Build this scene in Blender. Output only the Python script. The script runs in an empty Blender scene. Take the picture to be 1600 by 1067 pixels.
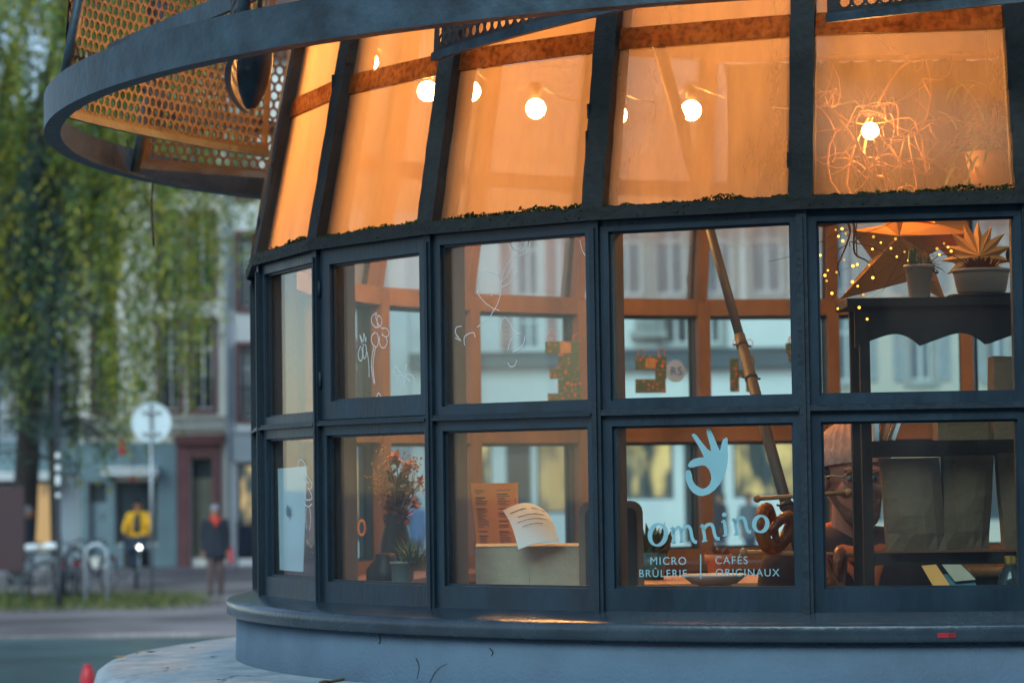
import bpy, bmesh, math, random
from mathutils import Vector, Matrix
import numpy as np
random.seed(7); rng = np.random.default_rng(7)
SC = bpy.context.scene
COL = SC.collection
PI = math.pi
def rad(d): return math.radians(d)
# ------------------------------------------------------------------ camera
F_PX, PITCH, ROLL, CAM_Z = 4200.0, 0.051, 0.014, 2.1
cam_d = bpy.data.cameras.new('camera'); cam = bpy.data.objects.new('camera', cam_d); COL.objects.link(cam)
cam_d.sensor_width = 36.0; cam_d.lens = F_PX / 1600.0 * 36.0
cam_d.clip_start = 0.1; cam_d.clip_end = 2000
cam_d.dof.use_dof = True; cam_d.dof.focus_distance = 6.75; cam_d.dof.aperture_fstop = 4.6
cam.matrix_world = Matrix.Translation((0, 0, CAM_Z)) @ Matrix.Rotation(PI/2 + PITCH, 4, 'X') @ Matrix.Rotation(-ROLL, 4, 'Z')
SC.camera = cam
# ------------------------------------------------------------------ dusk sky
W = bpy.data.worlds.new('World'); SC.world = W; W.use_nodes = True
wn = W.node_tree; wn.nodes.clear()
sky = wn.nodes.new('ShaderNodeTexSky'); sky.sky_type = 'NISHITA'; sky.sun_disc = False
SUN_EL, SUN_ROT = rad(32.0), rad(200.0)
sky.sun_elevation = SUN_EL; sky.sun_rotation = SUN_ROT
sky.altitude = 150; sky.air_density = 1.0; sky.dust_density = 0.6; sky.ozone_density = 2.2
bg = wn.nodes.new('ShaderNodeBackground'); bg.inputs['Strength'].default_value = 0.15
wo = wn.nodes.new('ShaderNodeOutputWorld')
wn.links.new(sky.outputs[0], bg.inputs[0]); wn.links.new(bg.outputs[0], wo.inputs[0])
sun_d = bpy.data.lights.new('sun', 'SUN'); sun_d.energy = 2.3; sun_d.angle = rad(40); sun_d.color = (0.74, 1.0, 1.0)
sun = bpy.data.objects.new('sun', sun_d); COL.objects.link(sun)
sdir = Vector((math.sin(SUN_ROT)*math.cos(SUN_EL), math.cos(SUN_ROT)*math.cos(SUN_EL), math.sin(SUN_EL)))
sun.rotation_euler = sdir.to_track_quat('Z', 'Y').to_euler(); sun.location = (0, 0, 40)
# ------------------------------------------------------------------ exposure / sampling
vs = SC.view_settings; vs.view_transform = 'Standard'; vs.look = 'None'; vs.exposure = 0.3; vs.gamma = 1.0; vs.use_curve_mapping = False
cy = SC.cycles; cy.max_bounces = 8; cy.diffuse_bounces = 4; cy.glossy_bounces = 3; cy.transmission_bounces = 6
cy.transparent_max_bounces = 28; cy.caustics_reflective = False; cy.caustics_refractive = False
cy.sample_clamp_indirect = 3.0; cy.use_denoising = True; cy.blur_glossy = 0.0

# ================================================================== helpers
def proj(P):
    X, Y, Z = P; Z -= CAM_Z
    d = Y*math.cos(PITCH)+Z*math.sin(PITCH); u = -Y*math.sin(PITCH)+Z*math.cos(PITCH)
    x = F_PX*X/d; y = F_PX*u/d
    return 800+x*math.cos(ROLL)-y*math.sin(ROLL), 533.5-(x*math.sin(ROLL)+y*math.cos(ROLL))
def ray(px, py):
    x = px-800; y = 533.5-py
    xr = x*math.cos(ROLL)+y*math.sin(ROLL); yr = -x*math.sin(ROLL)+y*math.cos(ROLL)
    u = yr/F_PX
    Y = math.cos(PITCH)-u*math.sin(PITCH); Z = math.sin(PITCH)+u*math.cos(PITCH)
    return Vector((xr/F_PX/Y, 1.0, Z/Y))
def at(px, py, Y):                       # where the photograph's point lies at distance Y
    v = ray(px, py)*Y; v.z += CAM_Z; return v

class MB:
    """collects shapes, build() links them as one mesh object"""
    def __init__(s): s.v = []; s.f = []; s.m = []; s.sm = []; s.mi = 0; s.smooth = False
    def add(s, vs, fs):
        o = len(s.v); s.v += [tuple(p) for p in vs]
        for f in fs: s.f.append(tuple(i+o for i in f)); s.m.append(s.mi); s.sm.append(s.smooth)
    def hexa(s, c):                      # 8 corners: bottom 0-3, top 4-7
        s.add(c, [(0,3,2,1),(4,5,6,7),(0,1,5,4),(1,2,6,5),(2,3,7,6),(3,0,4,7)])
    def box(s, x0,x1,y0,y1,z0,z1):
        s.hexa([(x0,y0,z0),(x1,y0,z0),(x1,y1,z0),(x0,y1,z0),(x0,y0,z1),(x1,y0,z1),(x1,y1,z1),(x0,y1,z1)])
    def obox(s, c, ax, ay, az):          # oriented box, half axes
        c=Vector(c);ax=Vector(ax);ay=Vector(ay);az=Vector(az)
        s.hexa([c-ax-ay-az,c+ax-ay-az,c+ax+ay-az,c-ax+ay-az,c-ax-ay+az,c+ax-ay+az,c+ax+ay+az,c-ax+ay+az])
    def bar(s, p0, p1, w, h, up=(0,0,1)):  # rectangular bar between points
        p0=Vector(p0);p1=Vector(p1);d=(p1-p0);L=d.length;d.normalize()
        r=d.cross(Vector(up));
        if r.length<1e-4: r=d.cross(Vector((1,0,0)))
        r.normalize();u=r.cross(d)
        s.obox((p0+p1)/2, d*L/2, r*w/2, u*h/2)
    def tube(s, pts, r, n=8, cap=True):
        pts=[Vector(p) for p in pts]; N=len(pts); rs=r if hasattr(r,'__len__') else [r]*N
        o=len(s.v); prev=None; ring=[]
        for i,p in enumerate(pts):
            t=(pts[min(i+1,N-1)]-pts[max(i-1,0)])
            if t.length<1e-9: t=Vector((0,0,1))
            t.normalize()
            if prev is None:
                a=t.orthogonal().normalized()
            else:
                a=prev-t*prev.dot(t)
                if a.length<1e-6: a=t.orthogonal()
                a.normalize()
            prev=a; b=t.cross(a)
            ring+= [p+(a*math.cos(2*PI*k/n)+b*math.sin(2*PI*k/n))*rs[i] for k in range(n)]
        fs=[]
        for i in range(N-1):
            for k in range(n):
                fs.append((i*n+k,i*n+(k+1)%n,(i+1)*n+(k+1)%n,(i+1)*n+k))
        if cap: fs.append(tuple(range(n-1,-1,-1))); fs.append(tuple((N-1)*n+k for k in range(n)))
        s.add(ring,fs)
    def lathe(s, prof, c=(0,0,0), n=24, a0=0, a1=2*PI, squash=1.0, M=None, rib=None):
        full=abs(a1-a0-2*PI)<1e-6; na=n if full else n+1; vs=[]
        for i in range(na):
            a=a0+(a1-a0)*i/n
            for (r,z) in prof:
                rr=r*(1+(rib(a,z) if rib else 0))
                p=Vector((rr*math.cos(a),rr*math.sin(a)*squash,z))
                if M is not None: p=M@p
                vs.append(p+Vector(c))
        m=len(prof);fs=[]
        for i in range(n):
            j=(i+1)%na
            for k in range(m-1):
                fs.append((i*m+k,j*m+k,j*m+k+1,i*m+k+1))
        s.add(vs,fs)
    def sphere(s, c, r, n=12, m=8, M=None):
        r=r if hasattr(r,'__len__') else (r,r,r); c=Vector(c); vs=[]
        def P(x,y,z):
            p=Vector((x*r[0],y*r[1],z*r[2]))
            return c+(M@p if M is not None else p)
        vs.append(P(0,0,1))
        for j in range(1,m):
            t=PI*j/m
            for k in range(n): vs.append(P(math.sin(t)*math.cos(2*PI*k/n),math.sin(t)*math.sin(2*PI*k/n),math.cos(t)))
        vs.append(P(0,0,-1)); fs=[]
        for k in range(n): fs.append((0,1+k,1+(k+1)%n))
        for j in range(m-2):
            for k in range(n): a=1+j*n+k;b=1+j*n+(k+1)%n; fs.append((a,a+n,b+n,b))
        e=len(vs)-1
        for k in range(n): fs.append((e,1+(m-2)*n+(k+1)%n,1+(m-2)*n+k))
        s.add(vs,fs)
    def rcone(s,p0,r0,p1,r1,n=12):       # limb: rounded cone
        p0=Vector(p0);p1=Vector(p1)
        s.tube([p0,p1],[r0,r1],n); s.sphere(p0,r0,n,8); s.sphere(p1,r1,n,8)
    def prism(s, poly, fn, t0, t1):      # polygon extruded; fn(u,v,t)->3D
        n=len(poly); vs=[fn(u,v,t0) for u,v in poly]+[fn(u,v,t1) for u,v in poly]
        s.add(vs,[tuple(range(n)),tuple(range(2*n-1,n-1,-1))]+[(i,(i+n),(i+1)%n+n,(i+1)%n) for i in range(n)])
    def quad(s,a,b,c,d): s.add([a,b,c,d],[(0,1,2,3)])
    def build(s, name, mats, parent=None, org=None):
        me=bpy.data.meshes.new(name)
        if org is None: org=ORG.get(parent, Vector((0,0,0))) if parent else Vector((0,0,0))
        V=np.array([tuple(p) for p in s.v],dtype=float).reshape(-1,3)-np.array(org)
        me.from_pydata(V.tolist(),[],s.f)
        if not isinstance(mats,(list,tuple)): mats=[mats]
        for m in mats: me.materials.append(m)
        me.polygons.foreach_set('material_index',s.m); me.polygons.foreach_set('use_smooth',s.sm)
        me.update()
        o=bpy.data.objects.new(name,me); COL.objects.link(o)
        if parent is not None: o.parent=parent; ORG[o]=org
        else: ORG[o]=Vector(org)
        return o
ORG={}
def fixn(o):                             # consistent outward normals
    bm=bmesh.new(); bm.from_mesh(o.data); bmesh.ops.recalc_face_normals(bm,faces=bm.faces); bm.to_mesh(o.data); bm.free(); return o
def thing(name,label,cat,loc,group=None):
    o=bpy.data.objects.new(name,None); COL.objects.link(o); o.location=loc; o.empty_display_size=.1
    o['label']=label; o['category']=cat
    if group: o['group']=group
    ORG[o]=Vector(loc); return o
def tag(o,label,cat,group=None):
    o['label']=label; o['category']=cat
    if group: o['group']=group
    return o
def single(mb,name,mats,label,cat,group=None,base=None):  # a thing that is one mesh
    V=np.array([tuple(p) for p in mb.v]); c=Vector((V[:,0].mean(),V[:,1].mean(),V[:,2].min())) if base is None else Vector(base)
    o=mb.build(name,mats,None,c); o.location=c; ORG[o]=c
    return tag(o,label,cat,group)
def struct(o): o['kind']='structure'; return o
def stuff(o): o['kind']='stuff'; return o

# ------------------------------------------------------------------ materials
def mat(name,col,rough=.6,metal=0.,var=.25,scale=6.,bump=.0,bscale=40.,col2=None,spec=.5,thr=None,emit=None,estr=0,sss=0,coords='pos',detail=5,stretch=None,coat=0):
    m=bpy.data.materials.new(name); m.use_nodes=True; nt=m.node_tree; N=nt.nodes; L=nt.links
    b=N['Principled BSDF']; b.inputs['Roughness'].default_value=rough; b.inputs['Metallic'].default_value=metal
    b.inputs['Specular IOR Level'].default_value=spec; b.inputs['Coat Weight'].default_value=coat
    if sss: b.inputs['Subsurface Weight'].default_value=sss; b.inputs['Subsurface Radius'].default_value=(.01,.005,.003)
    g=N.new('ShaderNodeNewGeometry'); vec=g.outputs['Position']
    if coords=='obj':
        tc=N.new('ShaderNodeTexCoord'); vec=tc.outputs['Object']
    if stretch:
        mp=N.new('ShaderNodeMapping'); mp.inputs['Scale'].default_value=stretch; L.new(vec,mp.inputs[0]); vec=mp.outputs[0]
    n=N.new('ShaderNodeTexNoise'); n.inputs['Scale'].default_value=scale; n.inputs['Detail'].default_value=detail; n.inputs['Roughness'].default_value=.62; L.new(vec,n.inputs['Vector'])
    c2=col2 or tuple(c*(1-var) for c in col)
    c1=col if col2 else tuple(min(1,c*(1+var)) for c in col)
    r=N.new('ShaderNodeValToRGB'); lo,hi=thr or (.3,.7)
    r.color_ramp.elements[0].position=lo; r.color_ramp.elements[1].position=hi
    r.color_ramp.elements[0].color=(*c2,1); r.color_ramp.elements[1].color=(*c1,1)
    L.new(n.outputs['Fac'],r.inputs[0]); L.new(r.outputs[0],b.inputs['Base Color'])
    if bump:
        n2=N.new('ShaderNodeTexNoise'); n2.inputs['Scale'].default_value=bscale; n2.inputs['Detail'].default_value=6; L.new(vec,n2.inputs['Vector'])
        bp=N.new('ShaderNodeBump'); bp.inputs['Strength'].default_value=bump; bp.inputs['Distance'].default_value=.01; L.new(n2.outputs['Fac'],bp.inputs['Height']); L.new(bp.outputs[0],b.inputs['Normal'])
    if emit: b.inputs['Emission Color'].default_value=(*emit,1); b.inputs['Emission Strength'].default_value=estr
    # slight roughness variation
    mr=N.new('ShaderNodeMapRange'); mr.inputs['To Min'].default_value=max(.02,rough-.12); mr.inputs['To Max'].default_value=min(1,rough+.12); L.new(n.outputs['Fac'],mr.inputs[0]); L.new(mr.outputs[0],b.inputs['Roughness'])
    return m
def emis(name,col,s,var=None,scale=3):
    m=bpy.data.materials.new(name); m.use_nodes=True; nt=m.node_tree; N=nt.nodes; L=nt.links; N.clear()
    e=N.new('ShaderNodeEmission'); e.inputs[0].default_value=(*col,1); e.inputs[1].default_value=s
    o=N.new('ShaderNodeOutputMaterial'); L.new(e.outputs[0],o.inputs[0])
    if var:
        g=N.new('ShaderNodeNewGeometry'); mp=N.new('ShaderNodeMapping'); mp.inputs['Scale'].default_value=(1,1,.45); L.new(g.outputs['Position'],mp.inputs[0])
        v=N.new('ShaderNodeTexNoise'); v.inputs['Scale'].default_value=scale; v.inputs['Detail'].default_value=3; L.new(mp.outputs[0],v.inputs['Vector'])
        r=N.new('ShaderNodeValToRGB'); r.color_ramp.elements[0].color=(*var,1); r.color_ramp.elements[1].color=(*col,1); r.color_ramp.elements[0].position=.42; r.color_ramp.elements[1].position=.60
        L.new(v.outputs['Fac'],r.inputs[0]); L.new(r.outputs[0],e.inputs[0])
    return m
def glass(name,haze=.06,scat=0.,grough=.02,zr=None,hcol=(.8,.85,.85),tint=(.93,.97,.96),trans=.6,nscale=3.,lo=.35,hi=.75,base=.0,stretch=(1,1,.35),refl=1.0):
    """thin pane: clear glass with Fresnel reflection, plus a film of dirt / condensation"""
    m=bpy.data.materials.new(name); m.use_nodes=True; nt=m.node_tree; N=nt.nodes; L=nt.links; N.clear()
    out=N.new('ShaderNodeOutputMaterial')
    tr=N.new('ShaderNodeBsdfTransparent'); tr.inputs[0].default_value=(*tint,1)
    gl=N.new('ShaderNodeBsdfGlossy'); gl.inputs['Roughness'].default_value=grough; gl.inputs[0].default_value=(refl,refl,refl,1)
    lw=N.new('ShaderNodeLayerWeight'); lw.inputs[0].default_value=.5
    pw=N.new('ShaderNodeMath'); pw.operation='POWER'; L.new(lw.outputs['Facing'],pw.inputs[0]); pw.inputs[1].default_value=5
    fr=N.new('ShaderNodeMath'); fr.operation='MULTIPLY_ADD'; L.new(pw.outputs[0],fr.inputs[0]); fr.inputs[1].default_value=.9; fr.inputs[2].default_value=.03
    m1=N.new('ShaderNodeMixShader'); L.new(fr.outputs[0],m1.inputs[0]); L.new(tr.outputs[0],m1.inputs[1]); L.new(gl.outputs[0],m1.inputs[2])
    tl=N.new('ShaderNodeBsdfTranslucent'); tl.inputs[0].default_value=(*hcol,1)
    df=N.new('ShaderNodeBsdfDiffuse'); df.inputs[0].default_value=(*hcol,1)
    m2=N.new('ShaderNodeMixShader'); m2.inputs[0].default_value=trans; L.new(df.outputs[0],m2.inputs[1]); L.new(tl.outputs[0],m2.inputs[2])
    g=N.new('ShaderNodeNewGeometry'); mp=N.new('ShaderNodeMapping'); mp.inputs['Scale'].default_value=stretch; L.new(g.outputs['Position'],mp.inputs[0])
    n=N.new('ShaderNodeTexNoise'); n.inputs['Scale'].default_value=nscale; n.inputs['Detail'].default_value=7; n.inputs['Roughness'].default_value=.65; L.new(mp.outputs[0],n.inputs['Vector'])
    mr=N.new('ShaderNodeMapRange'); mr.inputs['From Min'].default_value=lo; mr.inputs['From Max'].default_value=hi; mr.inputs['To Min'].default_value=base; mr.inputs['To Max'].default_value=haze; L.new(n.outputs['Fac'],mr.inputs[0])
    m3=N.new('ShaderNodeMixShader'); L.new(mr.outputs[0],m3.inputs[0]); L.new(m1.outputs[0],m3.inputs[1]); L.new(m2.outputs[0],m3.inputs[2])
    if zr:
        sx=N.new('ShaderNodeSeparateXYZ'); L.new(g.outputs['Position'],sx.inputs[0]); z=N.new('ShaderNodeMapRange'); z.inputs['From Min'].default_value=zr[0]; z.inputs['From Max'].default_value=zr[1]; z.inputs['To Min'].default_value=zr[2]; z.inputs['To Max'].default_value=1.; L.new(sx.outputs[2],z.inputs[0])
        mu=N.new('ShaderNodeMath'); mu.operation='MULTIPLY'; L.new(mr.outputs[0],mu.inputs[0]); L.new(z.outputs[0],mu.inputs[1]); L.new(mu.outputs[0],m3.inputs[0])
    if scat:
        rf=N.new('ShaderNodeBsdfRefraction'); rf.inputs['IOR'].default_value=1.15; rf.inputs['Roughness'].default_value=.45; m4=N.new('ShaderNodeMixShader'); m4.inputs[0].default_value=scat; L.new(m3.outputs[0],m4.inputs[1]); L.new(rf.outputs[0],m4.inputs[2]); L.new(m4.outputs[0],out.inputs[0]); return m
    L.new(m3.outputs[0],out.inputs[0]); return m
def brickmat(name,c1,c2,mort,sx,sy,rough=.8,axis='xy'):
    m=bpy.data.materials.new(name); m.use_nodes=True; nt=m.node_tree; N=nt.nodes; L=nt.links; b=N['Principled BSDF']; b.inputs['Roughness'].default_value=rough
    g=N.new('ShaderNodeNewGeometry'); mp=N.new('ShaderNodeMapping'); mp.inputs['Scale'].default_value=(1/sx,1/sy,1); L.new(g.outputs['Position'],mp.inputs[0])
    br=N.new('ShaderNodeTexBrick'); br.inputs['Scale'].default_value=1; br.inputs['Color1'].default_value=(*c1,1); br.inputs['Color2'].default_value=(*c2,1); br.inputs['Mortar'].default_value=(*mort,1); br.inputs['Mortar Size'].default_value=.03; L.new(mp.outputs[0],br.inputs['Vector'])
    n=N.new('ShaderNodeTexNoise'); n.inputs['Scale'].default_value=.5; n.inputs['Detail'].default_value=6; L.new(g.outputs['Position'],n.inputs['Vector'])
    mx=N.new('ShaderNodeMix'); mx.data_type='RGBA'; mx.blend_type='MULTIPLY'; mx.inputs['Factor'].default_value=.6; L.new(br.outputs['Color'],mx.inputs['A']); L.new(n.outputs['Color'],mx.inputs['B'])
    n.inputs['Scale'].default_value=.35; rp=N.new('ShaderNodeValToRGB'); rp.color_ramp.elements[0].color=(.45,.45,.45,1); rp.color_ramp.elements[1].color=(1.3,1.3,1.3,1); rp.color_ramp.elements[0].position=.35; rp.color_ramp.elements[1].position=.65; L.new(n.outputs['Fac'],rp.inputs[0]); L.new(rp.outputs[0],mx.inputs['B']); mx.inputs['Factor'].default_value=1.; L.new(mx.outputs['Result'],b.inputs['Base Color']); return m
M={}
M['navy']=mat('navy_frame_paint',(.015,.034,.053),.42,0,.38,9,.2,60,stretch=(1,1,.3),detail=8)
M['navy2']=mat('navy_post_paint',(.012,.026,.040),.5,0,.3,8,.2,70)
M['weather']=mat('weathered_dark_metal',(.030,.034,.034),.75,.0,.5,14,.5,50,col2=(.010,.012,.012))
M['hoop']=mat('hoop_paint',(.035,.062,.084),.5,.1,.55,7,.3,40,detail=9,thr=(.36,.66))
M['perf']=mat('perforated_steel',(.050,.042,.040),.55,.3,.3,9,.1,80)
M['brown']=mat('brown_inner_paint',(.165,.098,.062),.55,0,.3,7,.15,50,stretch=(1,1,.3))
M['transom']=mat('rusty_transom',(.34,.15,.06),.7,0,.4,18,.3,60,col2=(.09,.035,.015))
M['wallblue']=mat('grey_blue_render',(.115,.18,.25),.8,0,.24,2.6,.4,120,detail=9)
M['sillm']=mat('wet_dark_sill',(.040,.060,.078),.25,.1,.3,6,.15,60)
M['conc']=mat('pale_concrete',(.46,.52,.54),.5,0,.3,9,.5,60,col2=(.27,.33,.36),detail=10,thr=(.33,.66))
M['moss']=mat('moss',(.075,.095,.02),.95,0,.6,30,.4,90,col2=(.015,.02,.006))
M['glassf']=glass('clear_window_pane',.030,hcol=(.78,.86,.88),tint=(.94,.975,.97),trans=.55,nscale=3.2,lo=.40,hi=.75,base=.004)
M['glassb']=glass('clear_back_pane',.045,hcol=(.75,.82,.85),tint=(.88,.96,.96),trans=.6,nscale=2.0,lo=.35,hi=.75,base=.012)
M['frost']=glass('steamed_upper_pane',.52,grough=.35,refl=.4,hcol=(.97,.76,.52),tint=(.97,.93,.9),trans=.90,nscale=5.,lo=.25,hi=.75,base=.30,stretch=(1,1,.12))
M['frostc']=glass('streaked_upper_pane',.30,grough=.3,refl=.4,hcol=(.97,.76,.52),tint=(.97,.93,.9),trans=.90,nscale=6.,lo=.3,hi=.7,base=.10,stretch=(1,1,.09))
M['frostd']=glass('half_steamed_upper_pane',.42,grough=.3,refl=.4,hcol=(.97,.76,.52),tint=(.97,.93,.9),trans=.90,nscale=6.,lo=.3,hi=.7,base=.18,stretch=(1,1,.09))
M['frostb']=glass('lightly_steamed_pane',.72,grough=.08,hcol=(.95,.88,.80),tint=(.95,.96,.96),trans=.7,nscale=2.4,lo=.25,hi=.75,base=.50,stretch=(1,1,.3),zr=(2.98,3.12,.30))
M['ceil']=mat('warm_ceiling_boards',(.55,.36,.2),.7,0,.2,4)
M['floor']=mat('kiosk_floor_boards',(.12,.07,.04),.7,0,.3,4)
M['bulb']=emis('bulb_glow',(1,.45,.115),510)
M['bulbs']=emis('fairy_glow',(1,.50,.06),3.2)
M['black']=mat('black_plastic',(.012,.012,.014),.5,0,.2,10)
M['wood']=mat('light_wood',(.46,.25,.11),.5,0,.25,9,.1,60,stretch=(1,1,.2))
M['darkwood']=mat('dark_stained_wood',(.012,.008,.007),.6,0,.3,12,.15,60,spec=.25)
M['kraft']=mat('kraft_paper',(.17,.10,.052),.85,0,.15,14,.35,70)
M['kraftl']=mat('pale_cardboard',(.46,.40,.29),.85,0,.12,12,.25,60)
M['paper']=mat('white_paper',(.74,.76,.76),.8,0,.06,8)
M['orangep']=mat('orange_paper',(.78,.22,.035),.8,0,.08,8)
M['ink']=mat('black_ink',(.02,.02,.022),.8,0,.1,9)
M['chalk']=mat('white_chalk_pen',(.75,.78,.78),.9,0,.1,40)
M['vinyl']=mat('pale_teal_vinyl',(.30,.56,.62),.6,0,.08,12)
M['terra']=mat('terracotta',(.50,.19,.08),.8,0,.2,14,.1,60)
M['cream']=mat('cream_ceramic',(.70,.55,.40),.5,0,.1,8)
M['bread']=mat('glazed_bread',(.40,.11,.022),.42,0,.45,26,.7,70,col2=(.16,.035,.008),coat=.3)
M['starp']=mat('orange_star_paper',(.85,.38,.09),.8,0,.12,7,sss=0)
M['plant']=mat('dark_leaf',(.05,.10,.035),.6,0,.4,20)
M['succ']=mat('reddish_succulent',(.16,.06,.03),.6,0,.4,30)
M['twig']=mat('curly_twig',(.24,.09,.03),.7,0,.4,30)
M['metal']=mat('brushed_steel',(.32,.34,.36),.4,.8,.2,12)
M['skin']=mat('skin',(.38,.155,.09),.5,0,.12,14,.1,120,sss=.15)
M['knit']=mat('pink_knit',(.62,.38,.30),.95,0,.2,50,.5,160)
M['red']=mat('red_plastic',(.55,.02,.03),.4,0,.15,8)
M['teal']=mat('teal_glaze',(.07,.17,.20),.35,0,.25,8)
print('materials ok')
# ================================================================== ground
def sheet(name,x0,x1,y0,y1,z,m,nx=1,ny=1):
    b=MB()
    for i in range(nx):
        for j in range(ny):
            xa=x0+(x1-x0)*i/nx;xb=x0+(x1-x0)*(i+1)/nx;ya=y0+(y1-y0)*j/ny;yb=y0+(y1-y0)*(j+1)/ny
            b.quad((xa,ya,z),(xb,ya,z),(xb,yb,z),(xa,yb,z))
    return struct(b.build(name,m))
M['asphalt']=mat('damp_asphalt',(.075,.125,.135),.34,0,.4,.45,.2,30)
M['paving']=brickmat('brown_paving',(.36,.29,.29),(.28,.23,.24),(.16,.13,.13),.22,.14,.45)
M['paving2']=brickmat('far_paving',(.30,.25,.26),(.24,.20,.215),(.14,.12,.12),.4,.3,.55)
sheet('ground',-400,400,-60,900,0,M['asphalt'])
sheet('paved_square',-60,60,37.5,55.5,.006,M['paving'])
b=MB(); b.box(-60,60,37.2,37.5,-.05,.05); struct(b.build('kerb',M['paving']))
sheet('pavement',-60,60,55.5,68.2,.012,M['paving2'])
# ================================================================== kiosk
KC=Vector((1.2533,8.5457,0)); KR=2.071; PHI=rad(-60.15); NB=24; DA=2*PI/NB
HS,HM,HT=CAM_Z-.3363,CAM_Z+.1637,CAM_Z+.6573
TZ0,TZ1,RZ=3.19,3.245,3.72
def kR(z): return KR-(z-HT)*.195 if z>HT else KR
def kang(k): return PHI+k*DA
def kp(k,z,r=None,off=0.):          # point at vertex angle k (may be fractional)
    r=(kR(z) if r is None else r)+off; a=kang(k)
    return Vector((KC.x+r*math.sin(a),KC.y-r*math.cos(a),z))
SIDE=2*KR*math.sin(DA/2)
def bayframe(k):
    v0=kp(k,0,KR);v1=kp(k+1,0,KR); e=(v1-v0).normalized(); n=Vector((-e.y,e.x,0))   # n points inward
    return v0,e,n
def bayM(k):
    v0,e,n=bayframe(k); return Matrix(((e.x,n.x,0,v0.x),(e.y,n.y,0,v0.y),(0,0,1,0),(0,0,0,1)))
def onpane(k,px,py,off=.024):       # local bay coords (s,z) of a photo point on the pane plane
    v0,e,n=bayframe(k); d=ray(px,py); c=Vector((0,0,CAM_Z)); q=v0+n*off
    t=(q-c).dot(n)/d.dot(n); P=c+d*t; return ((P-v0).dot(e),P.z)
kiosk=thing('kiosk','round many-sided navy glass kiosk with glowing orange upper panes and grey-blue base','kiosk',(KC.x,KC.y,0))
def place(o,k):                      # child of the kiosk standing in bay k
    o.parent=kiosk; o.matrix_local=Matrix.Translation(-KC)@bayM(k); return o
def link_copy(me,name,parent=None):
    o=bpy.data.objects.new(name,me); COL.objects.link(o)
    if parent is not None: o.parent=parent
    return o
def frame_mesh(x0,x1,z0,z1,wl,wr,wb,wt,name):
    b=MB()
    def ring(x0,x1,z0,z1,wl,wr,wb,wt,y0,y1):
        b.box(x0,x0+wl,y0,y1,z0,z1); b.box(x1-wr,x1,y0,y1,z0,z1)
        b.box(x0+wl,x1-wr,y0,y1,z0,z0+wb); b.box(x0+wl,x1-wr,y0,y1,z1-wt,z1)
    ring(x0,x1,z0,z1,wl,wr,wb,wt,0,.052)
    ring(x0+wl,x1-wr,z0+wb,z1-wt,.006,.006,.006,.006,.012,.022)     # glazing bead
    me=b.build(name,M['navy'],None,(0,0,0)); d=me.data; bpy.data.objects.remove(me); return d
def pane_mesh(x0,x1,z0,z1,m,name,y=.024):
    b=MB(); b.box(x0,x1,y,y+.005,z0,z1); o=b.build(name,m,None,(0,0,0)); d=o.data; bpy.data.objects.remove(o); return d
g=.011
fl=(g,SIDE-g,HS+.001,HM-.006,.026,.022,.058,.030); fu=(g,SIDE-g,HM+.006,HT-.004,.024,.020,.022,.036)
fc=(g+.003,SIDE-g-.003,HM+.008,HT-.006,.047,.034,.05,.048)
def inner(fr): x0,x1,z0,z1,wl,wr,wb,wt=fr; return (x0+wl,x1-wr,z0+wb,z1-wt)
me_fl=frame_mesh(*fl,'lower_window'); me_fu=frame_mesh(*fu,'upper_window'); me_fc=frame_mesh(*fc,'casement_window')
FRONT=list(range(-3,6))
pm={}
for nm,fr in (('l',fl),('u',fu),('c',fc)):
    for gm in ('glassf','glassb'):
        x0,x1,z0,z1=inner(fr); pm[nm+gm]=pane_mesh(x0,x1,z0,z1,M[gm],'pane')
WIN={}
for k in range(NB):
    kk=k if k<=12 else k-24
    gm='glassf' if kk in FRONT else 'glassb'
    w=place(link_copy(me_fl,'window'),k); p=link_copy(pm['l'+gm],'pane',w); WIN[(kk,0)]=w
    cs=(kk==0)
    w=place(link_copy(me_fc if cs else me_fu,'window'),k); p=link_copy(pm[('c' if cs else 'u')+gm],'pane',w); WIN[(kk,1)]=w
    if cs: w['label']='opening casement window with a wider flat frame'
# posts (vertex frame: x tangential, y inward)
def vplace(o,k):
    a=kang(k); t=Vector((math.cos(a),math.sin(a),0)); n=Vector((-math.sin(a),math.cos(a),0)); v=kp(k,0,KR)
    o.parent=kiosk; o.matrix_local=Matrix.Translation(-KC)@Matrix(((t.x,n.x,0,v.x),(t.y,n.y,0,v.y),(0,0,1,0),(0,0,0,1))); return o
b=MB(); b.box(-.013,.013,-.010,.052,HS-.01,HT); b.box(-.004,.004,-.016,-.010,HS-.01,HT-.03); o=b.build('post',M['navy2']); me_post=o.data; bpy.data.objects.remove(o)
b=MB(); b.box(-.024,.024,.054,.105,HS-.03,HT+.02); o=b.build('inner_post',M['brown']); me_ip=o.data; bpy.data.objects.remove(o)
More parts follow.
